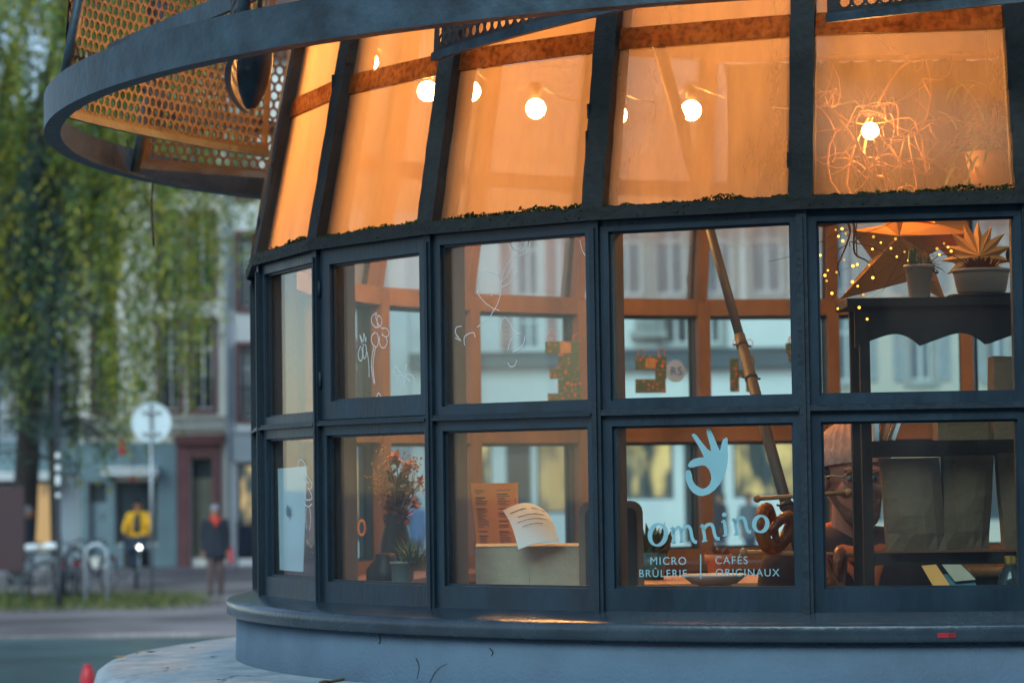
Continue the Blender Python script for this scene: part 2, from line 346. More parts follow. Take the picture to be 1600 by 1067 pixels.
# leaning posts above, uneven weathered edges
def lean_post(seed):
    rr=random.Random(seed); b=MB(); n=26; rows=[]
    for i in range(n+1):
        z=HT+.004+(RZ-HT-.004)*i/n; y=(KR-kR(z)); wl=.030+rr.uniform(-.0012,.0012); wr=.030+rr.uniform(-.0012,.0012)
        d=rr.uniform(-.001,.001)
        rows.append([(-wl,y-.022+d,z),(wr,y-.022+d,z),(wr*.96,y+.03,z),(-wl*.96,y+.03,z)])
    vs=[p for r in rows for p in r]; fs=[]
    for i in range(n):
        for j in range(4): a=i*4+j;c=i*4+(j+1)%4; fs.append((a,c,c+4,a+4))
    fs+= [(3,2,1,0),(n*4,n*4+1,n*4+2,n*4+3)]
    b.add(vs,fs)
    for i in range(4):   # flaking tape / dirt lumps
        z=rr.uniform(HT+.05,RZ-.1); y=(KR-kR(z))-.024; s=rr.choice((-1,1)); x=s*.029
        b.obox((x,y+.008,z),(.002+rr.random()*.002,0,0),(0,.010,0),(0,0,rr.uniform(.006,.02)))
    o=b.build('leaning_post',M['weather']); d=o.data; bpy.data.objects.remove(o); return d
lp=[lean_post(i) for i in range(5)]
b=MB(); n=2
for z0,z1 in ((HT+.02,RZ),):
    y0,y1=KR-kR(z0),KR-kR(z1); b.hexa([(-.022,y0+.032,z0),(.022,y0+.032,z0),(.022,y0+.075,z0),(-.022,y0+.075,z0),(-.022,y1+.032,z1),(.022,y1+.032,z1),(.022,y1+.075,z1),(-.022,y1+.075,z1)])
o=b.build('inner_rafter',M['brown']); me_ir=o.data; bpy.data.objects.remove(o)
b=MB(); b.smooth=True; b.sphere((0,-.022,HS-.012),(.006,.005,.006),8,6); o=b.build('bolt',M['metal']); me_bolt=o.data; bpy.data.objects.remove(o)
for k in range(NB):
    vplace(link_copy(me_post,'post'),k); vplace(link_copy(me_ip,'inner_post'),k)
    vplace(link_copy(lp[k%5],'leaning_post'),k); vplace(link_copy(me_ir,'inner_rafter'),k)
    if k in (0,1,2,3,4): vplace(link_copy(me_bolt,'bolt'),k)
# rails per bay
def trap(b,z0,z1,o0,o1,in0=0.,in1=0.):   # slanted strip between two vertices: offsets radial o0 outer, o1 inner
    c=[]
    for z in (z0,z1):
        r=kR(z)*1.0
        h=r*math.sin(DA/2)
        yy=KR*math.cos(DA/2)-r*math.cos(DA/2)
        c.append((SIDE/2-h+in0, SIDE/2+h-in1, yy))
    (a0,a1,ya),(b0,b1,yb)=c
    b.hexa([(a0,ya+o0,z0),(a1,ya+o0,z0),(a1,ya+o1,z0),(a0,ya+o1,z0),(b0,yb+o0,z1),(b1,yb+o0,z1),(b1,yb+o1,z1),(b0,yb+o1,z1)])
def once(fn,name,m):
    b=MB(); fn(b); o=b.build(name,m); d=o.data; bpy.data.objects.remove(o); return d
me_mid=once(lambda b:(b.box(.012,SIDE-.012,-.010,.05,HM-.0055,HM+.0055),b.box(.012,SIDE-.012,-.016,-.010,HM-.009,HM-.002)),'middle_rail',M['navy2'])
me_midi=once(lambda b:b.box(.02,SIDE-.02,.056,.092,HM-.030,HM+.030),'inner_rail',M['brown'])
me_topi=once(lambda b:b.box(.02,SIDE-.02,.056,.096,HT-.034,HT+.030),'inner_rail',M['brown'])
me_boti=once(lambda b:b.box(.02,SIDE-.02,.056,.100,HS-.03,HS+.055),'inner_rail',M['brown'])
me_top=once(lambda b:(b.box(-.004,SIDE+.004,-.022,.054,HT-.003,HT+.022),b.box(-.004,SIDE+.004,-.027,-.022,HT-.012,HT+.018)),'top_rail',M['weather'])
M['ruststrip']=glass('rust_stained_strip',.97,hcol=(.62,.24,.07),trans=.86,nscale=9.,lo=.3,hi=.62,base=.72,stretch=(1,1,1.6),grough=.4,refl=.4)
_n=[n for n in M['ruststrip'].node_tree.nodes if n.type=='BSDF_TRANSLUCENT'][0]; _t=M['ruststrip'].node_tree
_z=_t.nodes.new('ShaderNodeTexNoise'); _z.inputs['Scale'].default_value=60; _z.inputs['Detail'].default_value=8; _g=_t.nodes.new('ShaderNodeNewGeometry'); _t.links.new(_g.outputs['Position'],_z.inputs['Vector'])
_r=_t.nodes.new('ShaderNodeValToRGB'); _r.color_ramp.elements[0].position=.36; _r.color_ramp.elements[1].position=.58; _r.color_ramp.elements[0].color=(.20,.085,.035,1); _r.color_ramp.elements[1].color=(.55,.30,.14,1); _t.links.new(_z.outputs['Fac'],_r.inputs[0]); _t.links.new(_r.outputs[0],_n.inputs[0])
me_tr=once(lambda b:trap(b,TZ0,TZ1,-.002,.012,.028,.028),'transom',M['ruststrip'])
def pmesh(z0,z1,m,nm): return once(lambda b:trap(b,z0,z1,.006,.011,.026,.026),nm,M[m])
me_sp={}
for m in ('frost','frostb','frostc','frostd'):
    me_sp[m]=(pmesh(HT+.022,TZ0-.004,m,'pane'),pmesh(TZ1+.002,RZ-.005,m,'pane'))
b=None
for k in range(NB):
    kk=k if k<=12 else k-24
    place(link_copy(me_mid,'middle_rail'),k); place(link_copy(me_midi,'inner_rail'),k); place(link_copy(me_topi,'inner_rail'),k); place(link_copy(me_boti,'inner_rail'),k)
    place(link_copy(me_top,'top_rail'),k); place(link_copy(me_tr,'transom'),k)
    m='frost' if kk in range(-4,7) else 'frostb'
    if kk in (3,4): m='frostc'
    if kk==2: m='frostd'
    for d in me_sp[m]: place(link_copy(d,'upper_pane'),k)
# moss along the foot of the upper panes
def moss_mesh(seed):
    rr=random.Random(seed); b=MB()
    hgt=[0]
    for i in range(60): hgt.append(max(-.3,min(1,hgt[-1]+rr.uniform(-.35,.35))))
    for i in range(900):
        t=rr.random(); x=.03+t*(SIDE-.06); h=.003+.013*max(0,hgt[int(t*59)]+.35)
        z=HT+.018+rr.random()*h; y=(KR-kR(z))*1.0-.012+rr.uniform(-.012,.010); s=rr.uniform(.0018,.0046)
        n=Vector((rr.uniform(-1,1),rr.uniform(-1,1),rr.uniform(-1,1))).normalized(); a=n.orthogonal()*s; c=n.cross(a).normalized()*s
        P=Vector((x,y,z)); b.add([P+a,P+c,P-a,P-c,P+n*s*.9],[(0,1,4),(1,2,4),(2,3,4),(3,0,4)])
    for i in range(60):      # creeping over the rail edge
        x=rr.uniform(0,SIDE); z=HT+rr.uniform(-.006,.02); y=-.026+rr.uniform(-.004,.004); s=rr.uniform(.0015,.004)
        P=Vector((x,y,z)); b.add([P+Vector((s,0,0)),P+Vector((0,0,s)),P-Vector((s,0,0)),P-Vector((0,0,s)),P+Vector((0,-s,0))],[(0,1,4),(1,2,4),(2,3,4),(3,0,4)])
    o=b.build('moss',M['moss']); d=o.data; bpy.data.objects.remove(o); return d
for k in range(-2,6): stuff(place(link_copy(moss_mesh(40+k),'moss'),k))
# base wall, sill, plinth, floor, roof
def lathe_part(name,prof,m,n=96,smooth=True):
    b=MB(); b.smooth=smooth; b.lathe(prof,KC,n); return fixn(b.build(name,m,kiosk))
lathe_part('base_wall',[(2.128,.4),(2.128,1.552),(2.131,1.56),(2.128,1.70),(2.05,1.70),(2.05,.4),(2.128,.4)],M['wallblue'])
def sillp():
    return [(1.96,1.700),(2.128,1.700),(2.150,1.698),(2.157,1.703),(2.158,1.735),(2.154,1.741),(2.12,1.746),(2.075,1.766),(1.96,1.7665),(1.96,1.700)]
o=lathe_part('sill',sillp(),M['sillm']); 
lathe_part('plinth',[(2.0,1.566),(2.13,1.563),(2.35,1.556),(2.49,1.552),(2.53,1.546),(2.552,1.530),(2.56,1.505),(2.555,1.42),(2.50,1.38),(2.49,0.02),(2.49,-.05),(2.0,-.05),(2.0,1.566)],M['conc'],120)
b=MB(); b.smooth=False; b.lathe([(0,.50),(2.0,.50),(2.0,.46),(0,.46)],KC,48); b.build('floor',M['floor'],kiosk)
b=MB(); b.lathe([(1.905,RZ-.004),(1.93,RZ+.03),(1.2,3.98),(0,4.15)],KC,48); b.build('roof',M['weather'],kiosk)
b=MB(); b.lathe([(1.86,RZ-.01),(1.2,3.93),(0,4.08)],KC,48); b.build('ceiling',M['ceil'],kiosk)
# inner countertop behind the windows
b=MB(); b.lathe([(1.965,1.752),(1.965,1.775),(1.62,1.775),(1.62,1.745),(1.955,1.745)],KC,72,a0=PI/2+.1,a1=PI*1.5+1.15)
b.build('inner_counter',M['brown'],kiosk)
# red sticker on the sill
a0=[onpane(3,x,973,-.087) for x in (1463,1491)]
v0,e,n=bayframe(3); b=MB(); z=1.716
for i in range(2):
    xa=a0[0][0]+(a0[1][0]-a0[0][0])*(.0 if i==0 else .62); xb=a0[0][0]+(a0[1][0]-a0[0][0])*(.6 if i==0 else 1)
    ps=[]
    for s in (xa,xb):
        p=v0+e*s; d=(p-KC); d.z=0; d.normalize(); ps.append(KC+d*2.1592)
    b.mi=i
    b.add([(ps[0].x,ps[0].y,z-.006),(ps[1].x,ps[1].y,z-.006),(ps[1].x,ps[1].y,z+.006),(ps[0].x,ps[0].y,z+.006)],[(0,1,2,3)])
M['redst']=mat('red_sticker',(.42,.02,.03),.5); M['redst2']=mat('faded_red_sticker',(.25,.015,.025),.5)
o=b.build('sticker',[M['redst'],M['redst2']],kiosk); o['label']='small red sticker on the sill edge'
# ------------------------------------------------------------------ canopy
HOOP_R=2.70
b=MB(); b.smooth=False
b.lathe([(HOOP_R,3.165),(HOOP_R,3.270),(HOOP_R-.012,3.270),(HOOP_R-.012,3.177),(HOOP_R-.05,3.177),(HOOP_R-.05,3.165),(HOOP_R,3.165)],KC,160)
o=b.build('canopy_hoop',M['hoop'],kiosk); fixn(o)
for p in o.data.polygons: p.use_smooth=False
A_SP=26.5; PB,PT=3.215,3.78
def spiral(t,a0):        # plan curve of a screen panel: inner end t=0, outer end t=1
    r=2.125+.53*t-.045*math.sin(PI*t)
    a=rad(a0+A_SP*t); return Vector((KC.x+r*math.sin(a),KC.y-r*math.cos(a),0))
PERF={}
def perf_mesh():
    pts=[spiral(t/60,0) for t in range(61)]; L=[0]
    for i in range(60): L.append(L[-1]+(pts[i+1]-pts[i]).length)
    tot=L[-1]
    def mp(u,z,off):
        u=max(0,min(tot,u)); t=np.interp(u,L,np.arange(61)/60); p=spiral(float(t),0); q=spiral(min(1,float(t)+.01),0); q0=spiral(max(0,float(t)-.01),0)
        d=(q-q0).normalized(); n=Vector((-d.y,d.x,0)); r=p+n*off-KC; r=r-r.normalized()*.07*(z-PB); return (r.x,r.y,z)
    pit=.036; rh=.0140; row=pit*math.sqrt(3)/2; V=[];Fc=[]
    nr=int((PT-PB-.02)/row); nc=int((tot-.06)/pit)
    ang=[2*PI*i/12+PI/6 for i in range(12)]
    hexr=[ (pit/math.sqrt(3)) if i%2==0 else pit/2 for i in range(12)]
    for j in range(nr):
        for i in range(nc):
            cu=.03+pit*(i+.5+(.5 if j%2 else 0)); cz=PB+.010+row*(j+.5)
            o=len(V)
            for off in (0,.004):
                for rr in (0,1):
                    for q in range(12):
                        R_=rh if rr==0 else hexr[q]
                        V.append(mp(cu+R_*math.cos(ang[q]),cz+R_*math.sin(ang[q]),off))
            for q in range(12):
                w=(q+1)%12
                Fc.append((o+q,o+w,o+12+w,o+12+q)); Fc.append((o+24+q,o+36+q,o+36+w,o+24+w)); Fc.append((o+q,o+24+q,o+24+w,o+w))
    b=MB(); b.add(V,Fc)
    # sheet margins
    for (u0,u1,z0,z1) in ((0,.034,PB,PT),(tot-.05,tot,PB,PT),(0,tot,PB,PB+.012)):
        for i in range(20):
            ua=u0+(u1-u0)*i/20;ub=u0+(u1-u0)*(i+1)/20
            b.add([mp(ua,z0,.001),mp(ub,z0,.001),mp(ub,z1,.001),mp(ua,z1,.001)],[(0,1,2,3)])
    o=b.build('screen_panel',M['perf']); d=o.data; bpy.data.objects.remove(o)
    # edge bar along the bottom
    b=MB(); n=24
    for i in range(n):
        ua,ub=tot*i/n,tot*(i+1)/n
        c=[mp(ua,PB-.022,-.006),mp(ub,PB-.022,-.006),mp(ub,PB-.022,.010),mp(ua,PB-.022,.010),mp(ua,PB,-.006),mp(ub,PB,-.006),mp(ub,PB,.010),mp(ua,PB,.010)]
        b.hexa(c)
    o=b.build('edge_bar',M['hoop']); d2=o.data; bpy.data.objects.remove(o)
    b=MB(); b.smooth=True; q=spiral(1,0)-KC; dr=q.normalized()
    b.tube([q+dr*.010+Vector((0,0,3.18)),q-dr*.10+Vector((0,0,PT))],.017,12)
    o=b.build('screen_tube',M['hoop']); d3=o.data; bpy.data.objects.remove(o)
    b=MB(); p0=spiral(1,0)-KC; p1=spiral(1,30)-KC
    b.bar(p0*.945+Vector((0,0,3.385)),p1*.945+Vector((0,0,3.385)),.012,.050)
    o=b.build('brace_bar',M['hoop']); d4=o.data; bpy.data.objects.remove(o); b=MB()
    b.bar((spiral(0,0)-KC)*.97+Vector((0,0,3.45)),(spiral(0,0)-KC)*.90+Vector((0,0,3.45)),.02,.04)
    o=b.build('bracket',M['hoop']); d5=o.data; bpy.data.objects.remove(o)
    b=MB(); b.smooth=True; n=18; V=[]
    for i in range(n+1):
        u=tot*.86*i/n
        for z_ in np.linspace(PB+.004,PT-.1,5): V.append(mp(u,float(z_),-.004))
    b.add(V,[(i*5+j,i*5+5+j,i*5+6+j,i*5+1+j) for i in range(n) for j in range(4)])
    o=b.build('solid_baffle',M['hoop']); PERF['baffle']=o.data; bpy.data.objects.remove(o)
    return d,d2,d3,d4,d5
pmz=perf_mesh()
for i in range(12):
    a0=-43+30*i
    pn=link_copy(pmz[0],'screen_panel',kiosk); pn.rotation_euler.z=rad(a0)
    link_copy(pmz[1],'edge_bar',pn)
    o=link_copy(pmz[2],'screen_tube',kiosk); o.rotation_euler.z=rad(a0)
    o=link_copy(pmz[3],'brace_bar',kiosk); o.rotation_euler.z=rad(a0)
    o=link_copy(pmz[4],'bracket',kiosk); o.rotation_euler.z=rad(a0)
# thin cable hanging from the hoop
p0=at(238,205,9.6); p1=at(239,385,9.6); b=MB(); b.smooth=True
b.tube([p0+(p1-p0)*t+Vector((.004*math.sin(7*t),0,0)) for t in np.linspace(0,1,12)],[.004]*10+[.005,.003],6)
o=b.build('hanging_cable',M['black'],kiosk); o['label']='thin dark cable hanging from the canopy hoop'
# ================================================================== houses across the square
FY=68.0
def fx(px,py=700): return at(px,py,FY).x
def fz(py,px=300): return at(px,py,FY).z
M['cream_w']=mat('cream_render',(.68,.66,.60),.85,0,.08,.7,.1,20)
M['pale_w']=mat('pale_grey_render',(.72,.73,.71),.85,0,.08,.7,.1,20)
M['grey_w']=mat('blue_grey_render',(.24,.28,.32),.85,0,.1,.7)
M['sand_w']=mat('sand_render',(.55,.50,.42),.85,0,.08,.7)
M['white_w']=mat('white_render',(.60,.61,.60),.85,0,.06,.7)
M['redstone']=mat('red_sandstone',(.14,.062,.066),.85,0,.2,2.5)
M['shopteal']=mat('teal_shopfront_paint',(.12,.19,.22),.6,0,.15,1.2)
M['shopdark']=mat('dark_shopfront_paint',(.055,.085,.105),.6,0,.15,1.2)
M['pinksh']=mat('faded_pink_shutter_paint',(.46,.22,.20),.8,0,.1,2)
M['greysh']=mat('grey_shutter_paint',(.33,.38,.41),.8,0,.1,2)
M['stone']=mat('grey_stone_trim',(.33,.33,.31),.85,0,.12,2)
M['winframe']=mat('white_window_frame',(.58,.60,.60),.6,0,.05,3)
M['winglass']=mat('dim_window_glass',(.035,.05,.06),.12,0,.3,.6)
M['winglass2']=mat('curtained_window_glass',(.16,.20,.23),.2,0,.3,.9)
M['rooft']=mat('brown_roof_tiles',(.10,.06,.05),.85,0,.25,3)
M['awn']=mat('white_awning',(.62,.66,.68),.8,0,.05,3)
M['olive']=mat('olive_door_paint',(.13,.13,.10),.6,0,.15,3)
M['bluedoor']=mat('blue_grey_door_paint',(.15,.22,.27),.6,0,.1,3)
M['ironm']=mat('iron_railing',(.03,.035,.045),.6,.2,.2,5)
M['lit']=emis('lit_shop_window',(1,.72,.30),.85,(.06,.09,.10),1.7)
M['lit2']=emis('dim_lit_shop_window',(.9,.62,.30),.5,(.04,.08,.10),1.3)
M['lit3']=emis('bright_shop_lamp',(1,.85,.55),3.2)
def house(label,x0,x1,ztop,wall,wins,cat='house',ybase=FY,roofm='rooft',depth=9.,zb=0.):
    """wins: (x0,x1,z0,z1,kind,opts)"""
    t=thing('house',label,cat,((x0+x1)/2,ybase,0))
    xs=sorted({x0,x1}|{w[0] for w in wins}|{w[1] for w in wins}); zs=sorted({zb,ztop}|{w[2] for w in wins}|{w[3] for w in wins})
    b=MB()
    for i in range(len(xs)-1):
        for j in range(len(zs)-1):
            cx=(xs[i]+xs[i+1])/2;cz=(zs[j]+zs[j+1])/2
            if any(w[0]<cx<w[1] and w[2]<cz<w[3] for w in wins): continue
            b.quad((xs[i],ybase,zs[j]),(xs[i+1],ybase,zs[j]),(xs[i+1],ybase,zs[j+1]),(xs[i],ybase,zs[j+1]))
    for w in wins:   # reveals
        a,c,d,e=w[:4]; y1=ybase+.28
        b.quad((a,ybase,d),(a,y1,d),(a,y1,e),(a,ybase,e)); b.quad((c,ybase,d),(c,ybase,e),(c,y1,e),(c,y1,d))
        b.quad((a,ybase,e),(a,y1,e),(c,y1,e),(c,ybase,e)); b.quad((a,ybase,d),(c,ybase,d),(c,y1,d),(a,y1,d))
    b.quad((x0,ybase,zb),(x0,ybase,ztop),(x0,ybase+depth,ztop),(x0,ybase+depth,zb)); b.quad((x1,ybase,zb),(x1,ybase+depth,zb),(x1,ybase+depth,ztop),(x1,ybase,ztop))
    b.quad((x0,ybase+depth,zb),(x0,ybase+depth,ztop),(x1,ybase+depth,ztop),(x1,ybase+depth,zb))
    b.build('wall',M[wall],t)
    b=MB(); yo=ybase-.45; h=3.2
    b.add([(x0,yo,ztop),(x1,yo,ztop),(x1,ybase+depth/2,ztop+h),(x0,ybase+depth/2,ztop+h),(x0,ybase+depth,ztop),(x1,ybase+depth,ztop),(x0,yo,ztop-.15),(x1,yo,ztop-.15)],[(0,1,2,3),(3,2,5,4),(6,7,1,0),(0,3,4),(1,5,2),(6,0,4),(7,5,1)])
    b.box(x0,x1,ybase-.40,ybase-.002,ztop-.35,ztop-.152)
    rf=b.build('roof',M[roofm],t)
    for w in wins:
        a,c,d,e,kind=w[:5]; op=w[5] if len(w)>5 else {}
        sm=op.get('s'); fm=op.get('f','winframe'); gm=op.get('g','winglass')
        if sm:
            b=MB(); q=.17 if sm!='redstone' else .11
            b.box(a-q,a,ybase-.05,ybase+.1,d-q,e+q); b.box(c,c+q,ybase-.05,ybase+.1,d-q,e+q); b.box(a,c,ybase-.05,ybase+.1,e,e+q); b.box(a,c,ybase-.09,ybase+.1,d-q,d)
            b.build('window_surround',M[sm],t)
        if kind=='win':
            b=MB(); yf=ybase+.2; k=.06
            b.box(a,a+k,yf,yf+.06,d,e); b.box(c-k,c,yf,yf+.06,d,e); b.box(a+k,c-k,yf,yf+.06,d,d+k); b.box(a+k,c-k,yf,yf+.06,e-k,e)
            b.box((a+c)/2-k*.6,(a+c)/2+k*.6,yf-.005,yf+.055,d+k,e-k); b.box(a+k,c-k,yf+.003,yf+.05,d+(e-d)*.68,d+(e-d)*.68+k)
            wf=b.build('window',M[fm],t)
            for i in range(2):
                p=MB(); xa,xb=((a+k,(a+c)/2) if i==0 else ((a+c)/2,c-k)); p.box(xa,xb,yf+.025,yf+.03,d+k,e-k); p.build('pane',M[gm],wf)
            if op.get('rail'):
                r=MB(); r.box(a,c,ybase-.04,ybase-.01,d+.75,d+.80); r.box(a,c,ybase-.04,ybase-.01,d+.05,d+.09)
                n=max(3,int((c-a)/.1))
                for i in range(n+1): xx=a+(c-a)*i/n; r.box(xx-.014,xx+.014,ybase-.035,ybase-.015,d+.09,d+.75)
                r.build('railing',M['ironm'],t)
        elif kind in ('lit','shop'):
            b=MB(); yf=ybase+.12; k=.07
            b.box(a,a+k,yf,yf+.08,d,e); b.box(c-k,c,yf,yf+.08,d,e); b.box(a+k,c-k,yf,yf+.08,d,d+k); b.box(a+k,c-k,yf,yf+.08,e-k,e)
            nm=max(1,round((c-a)/1.0))
            for i in range(1,nm): xx=a+(c-a)*i/nm; b.box(xx-.03,xx+.03,yf+.002,yf+.078,d+k,e-k)
            wf=b.build('shop_window',M[fm],t)
            p=MB(); p.box(a+k,c-k,yf+.05,yf+.06,d+k,e-k); p.build('pane',M[op.get('g','lit' if kind=='lit' else 'winglass')],wf)
        elif kind=='door':
            b=MB(); yf=ybase+.2; b.box(a,c,yf,yf+.06,d,e-.5); dr=b.build('door',M[gm],t)
            for i in range(2):
                for j in range(2):
                    p=MB(); xa=a+.1+(c-a-.1)*i/2; za=d+.2+(e-.5-d-.2)*j/2; p.box(xa,xa+(c-a)/2-.15,yf-.02,yf-.002,za,za+(e-.5-d)/2-.25); p.build('door_panel',M[gm],dr)
            p=MB(); p.box(a,c,yf,yf+.05,e-.5,e); p.build('fanlight',M['winglass'],dr)
            p=MB(); p.smooth=True; p.sphere((c-.15,yf-.05,d+1.05),.045,8,6); p.build('handle',M['metal'],dr)
        if op.get('sh'):      # louvred shutters, folded open
            for sd in op.get('sides',(-1,1)):
                wdt=(c-a)*.48; xa=(a-.17-wdt) if sd<0 else (c+.17)
                s=MB(); s.box(xa,xa+.05,ybase-.07,ybase-.02,d,e); s.box(xa+wdt-.05,xa+wdt,ybase-.07,ybase-.02,d,e)
                s.box(xa+.05,xa+wdt-.05,ybase-.07,ybase-.02,d,d+.07); s.box(xa+.05,xa+wdt-.05,ybase-.07,ybase-.02,e-.07,e)
                n=int((e-d-.14)/.11)
                for i in range(n):
                    z=d+.07+(i+.5)*(e-d-.14)/n; s.hexa([(xa+.05,ybase-.062,z-.035),(xa+wdt-.05,ybase-.062,z-.035),(xa+wdt-.05,ybase-.03,z+.01),(xa+.05,ybase-.03,z+.01),(xa+.05,ybase-.062,z-.02),(xa+wdt-.05,ybase-.062,z-.02),(xa+wdt-.05,ybase-.03,z+.03),(xa+.05,ybase-.03,z+.03)])
                s.build('shutter',M[op['sh']],t)
    return t
def band(t,x0,x1,z0,z1,m,out=.15,name='cornice',y=FY):
    b=MB(); b.box(x0,x1,y-out,y-.004,z0,z1); b.box(x0,x1,y-out-.06,y-.006,z1,z1+.07); return b.build(name,M[m],t)
def W4(p0,p1,q0,q1,kind='win',**o): return (fx(p0),fx(p1),fz(q1),fz(q0),kind,o)
rs=dict(s='redstone')
# grey house behind the trees
h=house('blue-grey house behind the dark tree at the far left',fx(-330),fx(122),8.6,'grey_w',[W4(-60,-20,505,640,s='stone'),W4(20,60,505,640,s='stone'),W4(-160,-120,505,640,s='stone'),W4(75,108,505,640,s='stone')]+
  [W4(a,c,360,470,s='stone') for a,c in ((-160,-120),(-60,-20),(20,60),(75,108))]+
  [W4(-30,28,748,860,'shop',g='winglass2',f='shopdark'),W4(40,92,748,862,'shop',g='lit2',f='shopdark')])
band(h,fx(-330),fx(122),fz(735),fz(690),'shopteal',.12,'shop_fascia')
band(h,fx(-20),fx(95),fz(746),fz(738),'awn',.9,'awning')
# cream house with red stone trim
h=house('cream house with red stone windows above a teal shopfront','%s' and fx(123),fx(359),13.6,'cream_w',
  [W4(a,c,502,640,s='redstone',rail=True) for a,c in ((148,178),(252,281),(301,334))]+[W4(a,c,335,462,s='redstone',rail=True) for a,c in ((148,178),(252,281),(301,334))]+[W4(a,c,170,292,s='redstone',rail=True) for a,c in ((148,178),(252,281),(301,334))]+
  [W4(138,166,752,868,'door',g='bluedoor'),W4(180,246,750,848,'shop',f='shopdark'),W4(298,331,716,872,'door',g='olive')])
band(h,fx(125),fx(356),fz(672),fz(655),'stone',.22,'string_course')
for (a,c,q0,q1) in ((125,137,690,884),(167,179,690,884),(247,276,690,884),(137,167,690,750),(179,247,690,735),(179,247,850,884)):
    b=MB(); b.box(fx(a),fx(c),FY-.10,FY-.005,fz(q1),fz(q0)); b.build('shopfront_panel',M['shopteal'],h)
for (a,c,q0,q1) in ((277,297,690,884),(332,345,690,884),(297,332,690,715)):
    b=MB(); b.box(fx(a),fx(c),FY-.12,FY-.005,fz(q1),fz(q0)); b.build('door_surround',M['redstone'],h)
band(h,fx(274),fx(352),fz(693),fz(684),'redstone',.3,'door_cornice')
band(h,fx(163),fx(250),fz(741),fz(732),'awn',.7,'awning')
# pale house half hidden by the kiosk
h=house('pale house with grey louvred shutters beside the kiosk edge',fx(360),fx(640),13.2,'pale_w',
  [W4(a,c,q0,q1,s='redstone',rail=(a==376),sh='greysh',sides=((-1,) if a==376 else (-1,1)),g='winglass') for a,c in ((376,398),(455,487),(545,580)) for q0,q1 in ((542,655),(368,482),(200,310))]+
  [W4(370,400,725,850,'lit',f='shopdark'),W4(425,500,725,860,'shop',f='shopdark',g='winglass2'),W4(520,600,715,850,'lit',f='shopdark',g='lit2')])
band(h,fx(361),fx(639),fz(722),fz(678),'greysh',.14,'shop_fascia')
# pink-shuttered house seen through the glass
h=house('pale house with faded pink shutters seen through the kiosk glass',fx(641),fx(944),13.8,'white_w',
  [W4(a,c,q0,q1,sh='pinksh',g='winglass2') for a,c in ((690,722),(812,846),(905,930)) for q0,q1 in ((365,470),(492,552),(200,310))]+
  [W4(665,768,690,800,'lit',f='shopdark'),W4(790,830,700,860,'shop',f='shopdark'),W4(838,930,690,810,'lit',f='shopdark',g='lit2')])
band(h,fx(642),fx(943),fz(580),fz(562),'shopdark',.3,'string_course'); band(h,fx(642),fx(943),fz(686),fz(650),'shopteal',.2,'shop_fascia')
# tall-windowed house
h=house('grey-white house with tall windows and a balustrade behind the kiosk',fx(945),fx(1272),14.2,'pale_w',
  [W4(a,c,350,470,s='stone',g='winglass2') for a,c in ((962,1008),(1030,1075),(1110,1150),(1180,1228))]+[W4(a,c,482,548,s='stone') for a,c in ((1040,1080),(1100,1130))]+[W4(a,c,190,310,s='stone') for a,c in ((962,1008),(1030,1075),(1110,1150),(1180,1228))]+
  [W4(968,1052,695,790,'lit',f='shopdark'),W4(1068,1130,700,860,'shop',f='shopdark'),W4(1145,1250,690,790,'lit',f='shopdark')])
band(h,fx(946),fx(1271),fz(585),fz(560),'shopdark',.35,'string_course'); band(h,fx(946),fx(1271),fz(688),fz(655),'shopteal',.2,'shop_fascia')
for px in range(995,1040,9):
    b=MB(); b.smooth=True; c=at(px,528,FY); b.lathe([(.05,0),(.07,.12),(.035,.25),(.04,.5),(.06,.58)],(c.x,FY-.25,fz(528)),8); b.build('baluster',M['stone'],h)
b=MB(); b.box(fx(988),fx(1044),FY-.36,FY-.14,fz(528)+.585,fz(528)+.72); b.build('balustrade_rail',M['stone'],h)
b=MB(); b.box(fx(988),fx(1044),FY-.38,FY-.01,fz(528)-.16,fz(528)-.002); b.build('balcony_slab',M['stone'],h)
h=house('sand coloured house behind the right end of the kiosk',fx(1273),fx(1640),13.0,'sand_w',
  [W4(a,c,q0,q1,s='stone',sh='greysh',g='winglass2') for a,c in ((1310,1345),(1425,1460),(1545,1580)) for q0,q1 in ((360,470),(500,610),(200,310))]+
  [W4(1290,1380,700,830,'shop',f='shopdark',g='winglass2'),W4(1400,1500,700,830,'lit',f='shopdark',g='lit2'),W4(1520,1620,700,830,'shop',f='shopdark')])
band(h,fx(1274),fx(1639),fz(690),fz(655),'shopteal',.2,'shop_fascia')
h=house('pale corner house farthest to the right beyond the kiosk',fx(1641),fx(2050),13.6,'cream_w',
  [W4(a,c,q0,q1,s='redstone',g='winglass2') for a,c in ((1690,1725),(1800,1835),(1910,1945)) for q0,q1 in ((360,470),(500,610),(200,310))]+[W4(1680,1800,700,830,'lit',f='shopdark',g='lit2'),W4(1840,1990,700,830,'shop',f='shopdark')])
for lab,x0,x1,hh,wl in (('sand coloured house added unseen behind the viewer to shade the kiosk',-34,-13,14.5,'sand_w'),('blue-grey house added unseen behind the viewer to shade the kiosk',-12.9,5,15.5,'grey_w'),('pale grey house added unseen behind the viewer to shade the kiosk',5.1,26,14.0,'pale_w')):  # unseen houses, added to cut sky light and reflections on the kiosk
    ws=[]
    nx=int((x1-x0)/3.2)
    for i in range(nx):
        xc=x0+(i+.5)*(x1-x0)/nx
        for z_ in (4.6,7.7,10.8): ws.append((-xc-.55,-xc+.55,z_,z_+1.9,'win',dict(s='stone')))
        ws.append((-xc-1.1,-xc+1.1,.6,2.9,'shop',dict(f='shopdark',g='winglass2')))
    h=house(lab,-x1,-x0,hh,wl,ws,ybase=0.,zb=0.)
    h.rotation_euler.z=PI; h.location=((x0+x1)/2,-17.,0)
